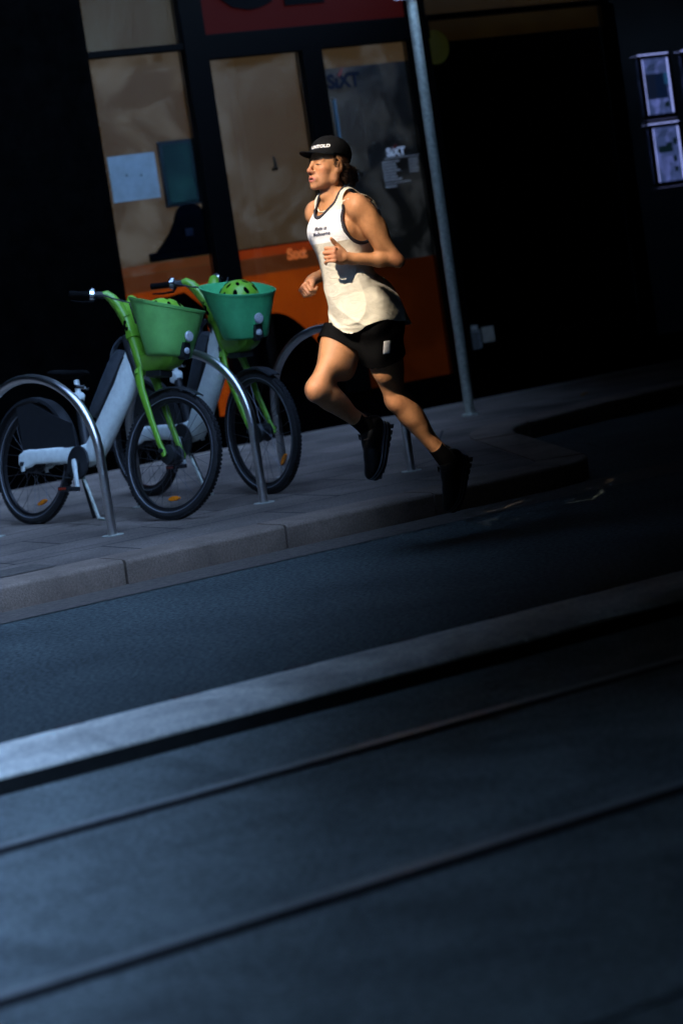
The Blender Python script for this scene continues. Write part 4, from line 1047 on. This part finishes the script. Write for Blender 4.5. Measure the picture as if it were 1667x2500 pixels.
for i,(t_,dz,dx) in enumerate((('Made in',.0,.004),('Melbourne',-.026,.0))):
    wrap_text(t_,.026,oc+Vector((0,0,dz)),rt,(0,0,1),out,M_ink,'chest_lettering',tank,bvt,lift=.0032,shear=.25,bold=.0006,space=1.15)

# shorts
Q = Vol((-.26,-.28,-.30),(.28,.28,.16),.004)
Q.ell((.010,0,.02),(.112,.155,.12),.05)
for s,h_,k_ in ((1,'hipL','knL'),(-1,'hipR','knR')):
    t = J[k_]-J[h_]; tn = t/np.linalg.norm(t)
    Q.ell((-.05,s*.072,-.03),(.098,.098,.105),.05)
    Q.cone(J[h_],J[h_]+t*.62,.100,.099,.06); Q.ell(J[h_]+t*.36+arr(.026,s*.012,0),(.074,.072,.14),.06)
Q.cone((.0,0,-.03),(.02,0,-.10),.09,.07,.05)
gx,gy,gz = Q.grid(); Q.d += (.004*np.sin(38*(gz+.6*gy+.4*gx)+2*np.sin(13*gx))).astype(np.float32)
Vq,Fq = Q.mesh(); Vq = smooth_mesh(Vq,Fq,1)
dR_ = ((Vq-J['hipR'])@((J['knR']-J['hipR'])/np.linalg.norm(J['knR']-J['hipR']))); dL_ = ((Vq-J['hipL'])@((J['knL']-J['hipL'])/np.linalg.norm(J['knL']-J['hipL'])))
# each thigh's hem is cut square to that thigh; nearest thigh decides
def segd(P,a,b):
    ab = b-a; t = np.clip(((P-a)@ab)/(ab@ab),0,1); return np.linalg.norm(P-a-t[:,None]*ab,axis=1)
nr = segd(Vq,J['hipR'],J['knR'])<segd(Vq,J['hipL'],J['knL'])
uR,uL = unit(J['knR']-J['hipR']),unit(J['knL']-J['hipL'])
for msk,dd,lim,uu in ((nr,dR_,.160,uR),(~nr,dL_,.182,uL)):
    mm = msk&(np.abs(dd-lim)<.003); Vq[mm] -= (dd[mm]-lim)[:,None]*uu
kq = np.where(nr,dR_<.1606,dL_<.1826)&(Vq[:,2]<.030)
Vz,Fz,_ = sub(Vq,Fq,kq[Fq].all(1))
M_short = material('black_running_shorts',(.0032,.0032,.0036),.8,var=.2,scale=50,spec=.06,bump=.15,bscale=400)
shorts = np_mesh('shorts',toL(Vz),Fz,M_short,person); q = shorts.modifiers.new('thick','SOLIDIFY'); q.thickness=.003; q.offset=-1
bvq = BVHTree.FromPolygons([tuple(v) for v in toL(Vz).tolist()],[tuple(f) for f in Fz.tolist()])
# white tag near the left hem
tc_ = J['hipL']+(J['knL']-J['hipL'])*.31
m = MB(); ou = W((.35,.94,0)).normalized(); rt2 = Vector((0,0,1)).cross(ou); gridp = []
for i in range(5):
    row = []
    for j in range(7):
        p = W(tc_)+Vector((0,0,HZ))+rt2*(-.018+.009*i+.06*.18*(j/6-.5))+Vector((0,0,-.03+.010*j))+ou*.2
        h = bvq.ray_cast(p,-ou); row.append((h[0] if h[0] else p-ou*.2)+ou*.003)
    gridp.append(row)
m.rings(gridp,closed=False); tg = m.build('tag',material('white_tag_cloth',(.75,.75,.76),.7),shorts); q=tg.modifiers.new('thick','SOLIDIFY'); q.thickness=.0015

# socks and shoes
M_sock = material('black_sock',(.004,.004,.0045),.9,spec=.05,bump=.3,bscale=300)
M_upper = material('black_shoe_upper',(.0035,.0038,.0045),.36,var=.3,scale=80,spec=.22,bump=.25,bscale=300)
M_sole = material('black_shoe_sole',(.012,.014,.017),.30,spec=.55)
M_line = material('grey_sole_line',(.16,.18,.20),.35)
M_lace = material('black_lace',(.010,.010,.011),.6)
def shoe(an, sh_dir, toe_dir, sole_n, label):
    """toe_dir: heel to toe; sole_n: out through the sole"""
    td = np.array(toe_dir,float); td /= np.linalg.norm(td); sn = np.array(sole_n,float); sn -= td*(sn@td); sn /= np.linalg.norm(sn); sd = np.cross(td,sn)
    Mx = np.stack([td,sd,sn],1)          # local a along foot, b sideways, c to the sole
    o = an+sn*.072+td*.030                 # sits under the ankle
    q_ = lambda a,b,c: o+Mx@arr(a,b,c)
    # sock
    m = MB(); s_ = sh_dir/np.linalg.norm(sh_dir)
    pts = [an-s_*t for t in (.080,.077,.05,.02)]+[an+sn*.022+td*.008,an+sn*.040+td*.03,an+sn*.052+td*.06]
    m.tube([W(p) for p in pts],[.0365,.0390,.0395,.042,.047,.046,.04],20); m.xf(Matrix.Translation((0,0,HZ))); m.build('sock',M_sock,person)
    A = Vol(o-.24,o+.24,.004)
    A.cone(q_(-.055,0,-.02),q_(.0,0,-.03),.040,.044,.02); A.cone(q_(.0,0,-.028),q_(.10,0,-.002),.046,.038,.03); A.cone(q_(.10,.0,.0),q_(.185,-.004,.010),.038,.030,.03)
    A.ell(q_(-.045,0,-.045),(.036,.032,.034),.02,Mx); A.cone(q_(-.02,0,-.05),q_(.05,0,-.035),.038,.032,.02)
    A.ell(q_(.13,0,.010),(.085,.046,.030),.02,Mx)
    Va,Fa = A.mesh(); Va = smooth_mesh(Va,Fa,1)
    up_ = np_mesh('shoe',toL(Va),Fa,M_upper,person)
    # sole: stacked outline
    m = MB(); 
    def ol(sc,c,dx=0):
        ring = []
        for j in range(40):
            t = 2*math.pi*j/40; a = .068+dx+.150*math.cos(t); wd = (.034 if math.cos(t)<-.3 else .034+.016*min(1,(math.cos(t)+.3)/.7))*sc
            b = wd*(abs(math.sin(t))**.75)*(1 if math.sin(t)>0 else -1); cc = c-(.020*max(0,(a-.14)/.08)**1.5)-.010*max(0,(-a-.03)/.05)
            ring.append(W(q_(a*(.97+.03*sc),b,cc))+Vector((0,0,HZ)))
        return ring
    m.rings([ol(.96,.020),ol(1.04,.026),ol(1.08,.034),ol(1.02,.040),ol(1.10,.046),ol(1.06,.058),ol(.9,.062)]); so = m.build('sole',M_sole,up_,angle=60)
    for c_ in (.0245,.0405):
        m = MB(); ring = ol(1.085,c_); m.tube(ring+[ring[0]],.0016,6,caps=False); m.build('sole_line',M_line,so)
    m = MB()
    for k in range(9):
        a = -.06+.032*k; m.add([],[]) ; p = [W(q_(a+da,b,.063-(.020*max(0,(a-.14)/.08)**1.5)+dc))+Vector((0,0,HZ)) for dc in (-.004,.0015) for da,b in ((-.011,-.036),(.011,-.036),(.011,.036),(-.011,.036))]
        m.add(p,[(0,3,2,1),(4,5,6,7),(0,1,5,4),(1,2,6,5),(2,3,7,6),(3,0,4,7)])
    m.build('tread',M_sole,so,smooth=False)
    m = MB()
    for k in range(5):
        a = .035+.024*k; c = -.052+.0115*k
        m.tube([W(q_(a,-.026,c+.014))+Vector((0,0,HZ)),W(q_(a+.008,-.01,c+.001))+Vector((0,0,HZ)),W(q_(a+.008,.01,c+.001))+Vector((0,0,HZ)),W(q_(a,.026,c+.014))+Vector((0,0,HZ))],.0036,6)
    for dd in ((-.03,-.02),(.03,-.012),(-.012,-.03)):
        m.tube([W(q_(.030,0,-.055))+Vector((0,0,HZ)),W(q_(.030+dd[0]*.5,dd[0],-.075+dd[1]*.4))+Vector((0,0,HZ)),W(q_(.035,dd[0]*1.4,-.062))+Vector((0,0,HZ))],.003,6)
    m.build('laces',M_lace,up_)
    m = MB(); m.tube([W(q_(-.078,-.0,-.075))+Vector((0,0,HZ)),W(q_(-.092,0,-.09))+Vector((0,0,HZ)),W(q_(-.088,0,-.055))+Vector((0,0,HZ))],.006,8); m.build('heel_loop',M_lace,up_)
    m = MB(); m.tube([W(q_(.13,-.034,-.006))+Vector((0,0,HZ)),W(q_(.165,-.030,.0))+Vector((0,0,HZ)),W(q_(.19,-.02,.006))+Vector((0,0,HZ))],.0022,6); m.build('toe_seam',M_line,up_)
    return up_
shoe(J['anR'],J['anR']-J['knR'],TOE['R'],SOLE['R'],'')
shoe(J['anL'],J['anL']-J['knL'],TOE['L'],SOLE['L'],'')

# cap: dome, sweatband edge, curved brim, stitched lettering
M_cap = material('black_cap_cloth',(.005,.0055,.007),.8,var=.25,scale=60,spec=.1,bump=.3,bscale=350)
cc = (-.012,0,.070); cr = (.108,.088,.086)
def capp(az,el,k=1.0): return hp(cc[0]+cr[0]*k*math.cos(el)*math.cos(az),cc[1]+cr[1]*k*math.cos(el)*math.sin(az),cc[2]+cr[2]*k*math.sin(el))
def W3(p): return W(p)+Vector((0,0,HZ))
m = MB(); rings = []
for i in range(15):
    t = i/14; ring = []
    for j in range(56):
        az = 2*math.pi*j/56; e0 = -.10+.0*math.cos(az)-.30*(math.cos(az)<0)*abs(math.cos(az)); e0 -= .06*max(0,-math.cos(az)); el = e0+(math.pi/2-e0)*(t**.9)*.985
        k = 1+.006*math.cos(6*az)*math.sin(math.pi*t)+(.012 if t<.05 else 0)
        ring.append(W3(capp(az,el,k)))
    rings.append(ring)
m.rings(rings); cap = m.build('cap',M_cap,person,angle=70); 
bvc = BVHTree.FromPolygons(m.v,m.f)
m = MB(); m.ellipsoid(W3(capp(0,math.pi/2,1.02)),(.007,.007,.005),10); m.build('button',M_cap,cap)
m = MB(); top = []; 
for side in (0,1):
    rr = []
    for i in range(7):
        t = i/6; row = []
        for j in range(25):
            az = R(-66+132*j/24); wgt = math.cos(az*90/66*.98)**.55 if abs(az)<R(65.9) else 0
            b = capp(az,-.08,1.0); d_ = hf*(.064*t*wgt)-hu*(.006*t*wgt+ .014*t*(math.sin(az)**2))
            row.append(W3(b+d_+hu*(.002-.004*side)))
        rr.append(row)
    m.rings(rr,closed=False)
n_ = 7*25
edge = [(6*25+j) for j in range(25)]
m.f += [(edge[j],edge[j+1],edge[j+1]+n_,edge[j]+n_) for j in range(24)]
m.build('brim',M_cap,cap,angle=60)
fo = W(hf*.93+hl*.42).normalized(); fo = (fo+Vector((0,0,.0))).normalized(); fr_ = Vector((0,0,1)).cross(fo).normalized(); fu = fo.cross(fr_)
wrap_text('UNTOLD',.0215,W3(hp(.055,.024,.088)),fr_,Vector((0,0,1)),fo,material('white_stitching',(.8,.8,.82),.7),'cap_lettering',cap,bvc,lift=.0014,bold=.0008,space=1.05)

# hair: loose curls below the cap at the back and around the ear
M_hair = material('dark_brown_hair',(.045,.022,.012),.5,var=.4,scale=60,spec=.4)
M_hair2 = material('mid_brown_hair',(.13,.06,.026),.5,var=.4,scale=60,spec=.4)  # paler brown mixed in among the curls
hm = MB(); hm2 = MB(); rng = random.Random(3)
for k in range(420):
    az = R(rng.uniform(92,268)); ua = rng.uniform(-.05,.02)
    base = arr(-.022+.082*math.cos(az),.074*math.sin(az),ua)
    ln = rng.uniform(.025,.062); dirv = arr(-.75+.3*math.cos(az)+rng.uniform(-.5,.3),.5*math.sin(az)+rng.uniform(-.4,.4),-.45+rng.uniform(-.5,.55)); dirv /= np.linalg.norm(dirv)
    a1 = np.cross(dirv,arr(0,.3,1)); a1 /= np.linalg.norm(a1); a2 = np.cross(dirv,a1); rad = rng.uniform(.004,.009); ph = rng.uniform(0,6.28); tw = rng.uniform(1.2,2.6)*6.28
    pts = []
    for i in range(13):
        t = i/12; rr_ = rad*min(1,t*3)
        p = base+dirv*ln*t+(a1*math.cos(ph+tw*t)+a2*math.sin(ph+tw*t))*rr_-hu*0; pts.append(W3(hp(*p)))
    (hm if k%4 else hm2).tube(pts,[.0016]+[.0018]*10+[.0012,.0006],4)
for k in range(26):
    s = 1 if k%3 else -1; base = arr(rng.uniform(.0,.028),s*.071,rng.uniform(.012,.042)); ln = rng.uniform(.015,.032); ph = rng.uniform(0,6.28)
    pts = [W3(hp(base[0]-.012*i/8+.006*math.cos(ph+i*.9),base[1]+s*(.004+.006*math.sin(i*.8+ph)*.6),base[2]-ln*i/8)) for i in range(9)]
    (hm if k%2 else hm2).tube(pts,[.0024]*8+[.001],5)
hb = MB(); hb.ellipsoid((0,0,0),(1,1,1),24)
hb.v = [tuple(W3(hp(-.048+.056*x,.064*y,-.008+.046*z))) for x,y,z in hb.v]
hair = hb.build('hair',M_hair,person); tag(hm.build('hair_curls',M_hair,hair),kind='stuff'); tag(hm2.build('hair_curls',M_hair2,hair),kind='stuff')
# necklace lying round the base of the neck
bvb = BVHTree.FromPolygons([tuple(v) for v in toL(Vb).tolist()],[tuple(f) for f in Fb.tolist()])
pts = []
for i in range(49):
    a = 2*math.pi*i/48; cdir = arr(math.cos(a),math.sin(a),0); z = .600-.048*max(0,math.cos(a))**1.3-.004
    o_ = W3(arr(.055,0,z)+cdir*.2); h = bvb.ray_cast(o_,-W(cdir)); pts.append((h[0] if h[0] else o_)+W(cdir)*.0025)
m = MB(); m.tube(pts,[.0032+.0008*(i%2) for i in range(49)],8,caps=False); m.build('necklace',material('shell_bead_necklace',(.72,.62,.48),.4),person)

# ------------------------------------------------------------------ added unseen sun blockers: a louvred tower, and a mask cut to the runner
def along(X, P):
    t = (X-P[:,0])/SUN_D.x; return P[:,1]+SUN_D.y*t, P[:,2]+SUN_D.z*t
Pw = np.array([[v[0]+person.location.x,v[1]+person.location.y,v[2]] for v in toL(Vb).tolist()])
hx_ = np.array([(v[0]+person.location.x,v[1]+person.location.y,v[2]) for v in hb.v+[tuple(q.co) for q in cap.data.vertices]])
XW = 2.2; py_,pz_ = along(XW,np.concatenate([Pw,hx_]))
z0,z1 = pz_.min()-.02,pz_.max()+.02; NR = 110; BW = .01; rows = []
nb = int((py_.max()-py_.min()+.3)/BW); yb = py_.min()-.15; occ = np.zeros((NR,nb),bool)
occ[np.clip(((pz_-z0)/(z1-z0)*NR).astype(int),0,NR-1),np.clip(((py_-yb)/BW).astype(int),0,nb-1)] = True
grow = occ.copy()
f2 = grow.copy(); f2[:,1:-1] |= grow[:,:-2]&grow[:,2:]; f2[1:-1] |= grow[:-2]&grow[2:]; grow = f2
for i in range(NR):
    j = 0
    while j < nb:
        if not grow[i,j]: j += 1; continue
        k = j
        while k < nb and grow[i,k]: k += 1
        if k-j > 6: grow[i,k-3:k] = False
        j = k
g2 = grow.copy(); g2[:,1:] &= grow[:,:-1]; g2[:,:-1] &= grow[:,1:]; g2[1:] &= grow[:-1]; g2[:-1] &= grow[1:]; grow = g2
cy_,cz_ = (py_.min()+py_.max())/2,(z0+z1)/2; GY, GZ = 1.65, 2.35
m = MB(); Y0,Y1,ZB,ZT = cy_-GY,cy_+GY,cz_-GZ,cz_+GZ
m.box((XW-.004,Y0,ZB),(XW,Y1,z0)); m.box((XW-.004,Y0,z1),(XW,Y1,ZT))
for i in range(NR):
    a_,b_ = z0+(z1-z0)*i/NR, z0+(z1-z0)*(i+1)/NR
    m.box((XW-.004,Y0,a_),(XW,yb,b_)); m.box((XW-.004,yb+nb*BW,a_),(XW,Y1,b_)); j = 0
    while j < nb:
        if grow[i,j]: j += 1; continue
        k = j
        while k < nb and not grow[i,k]: k += 1
        m.box((XW-.004,yb+j*BW,a_),(XW,yb+k*BW,b_)); j = k
o = m.build('sun_mask',M_dark,smooth=False); tag(o,'added unseen light mask with its opening cut to the runner outline','screen')
XF = -60.0; fy,fz = along(XF,Pw); fy,fz = (fy.min()+fy.max())/2,(fz.min()+fz.max())/2; g, gz_ = 1.05, 1.75
m = MB(); Y0,Y1,ZT = -60,20,190
m.box((XF-.5,Y0,-.1),(XF,Y1,fz-gz_)); m.box((XF-.5,Y0,fz+gz_),(XF,Y1,ZT)); m.box((XF-.5,Y0,fz-gz_),(XF,fy-g,fz+gz_)); m.box((XF-.5,fy+g,fz-gz_),(XF,Y1,fz+gz_))
for k in range(int(2*g/.16)):
    y = fy-g+.16*k; m.box((XF-.12,y,fz-gz_),(XF-.04,y+.082,fz+gz_))  # bars added across the gap to dim the sun
o = m.build('sun_blocker',M_dark,smooth=False); tag(o,'added unseen sun blocker with one louvred gap, far to the left','building')
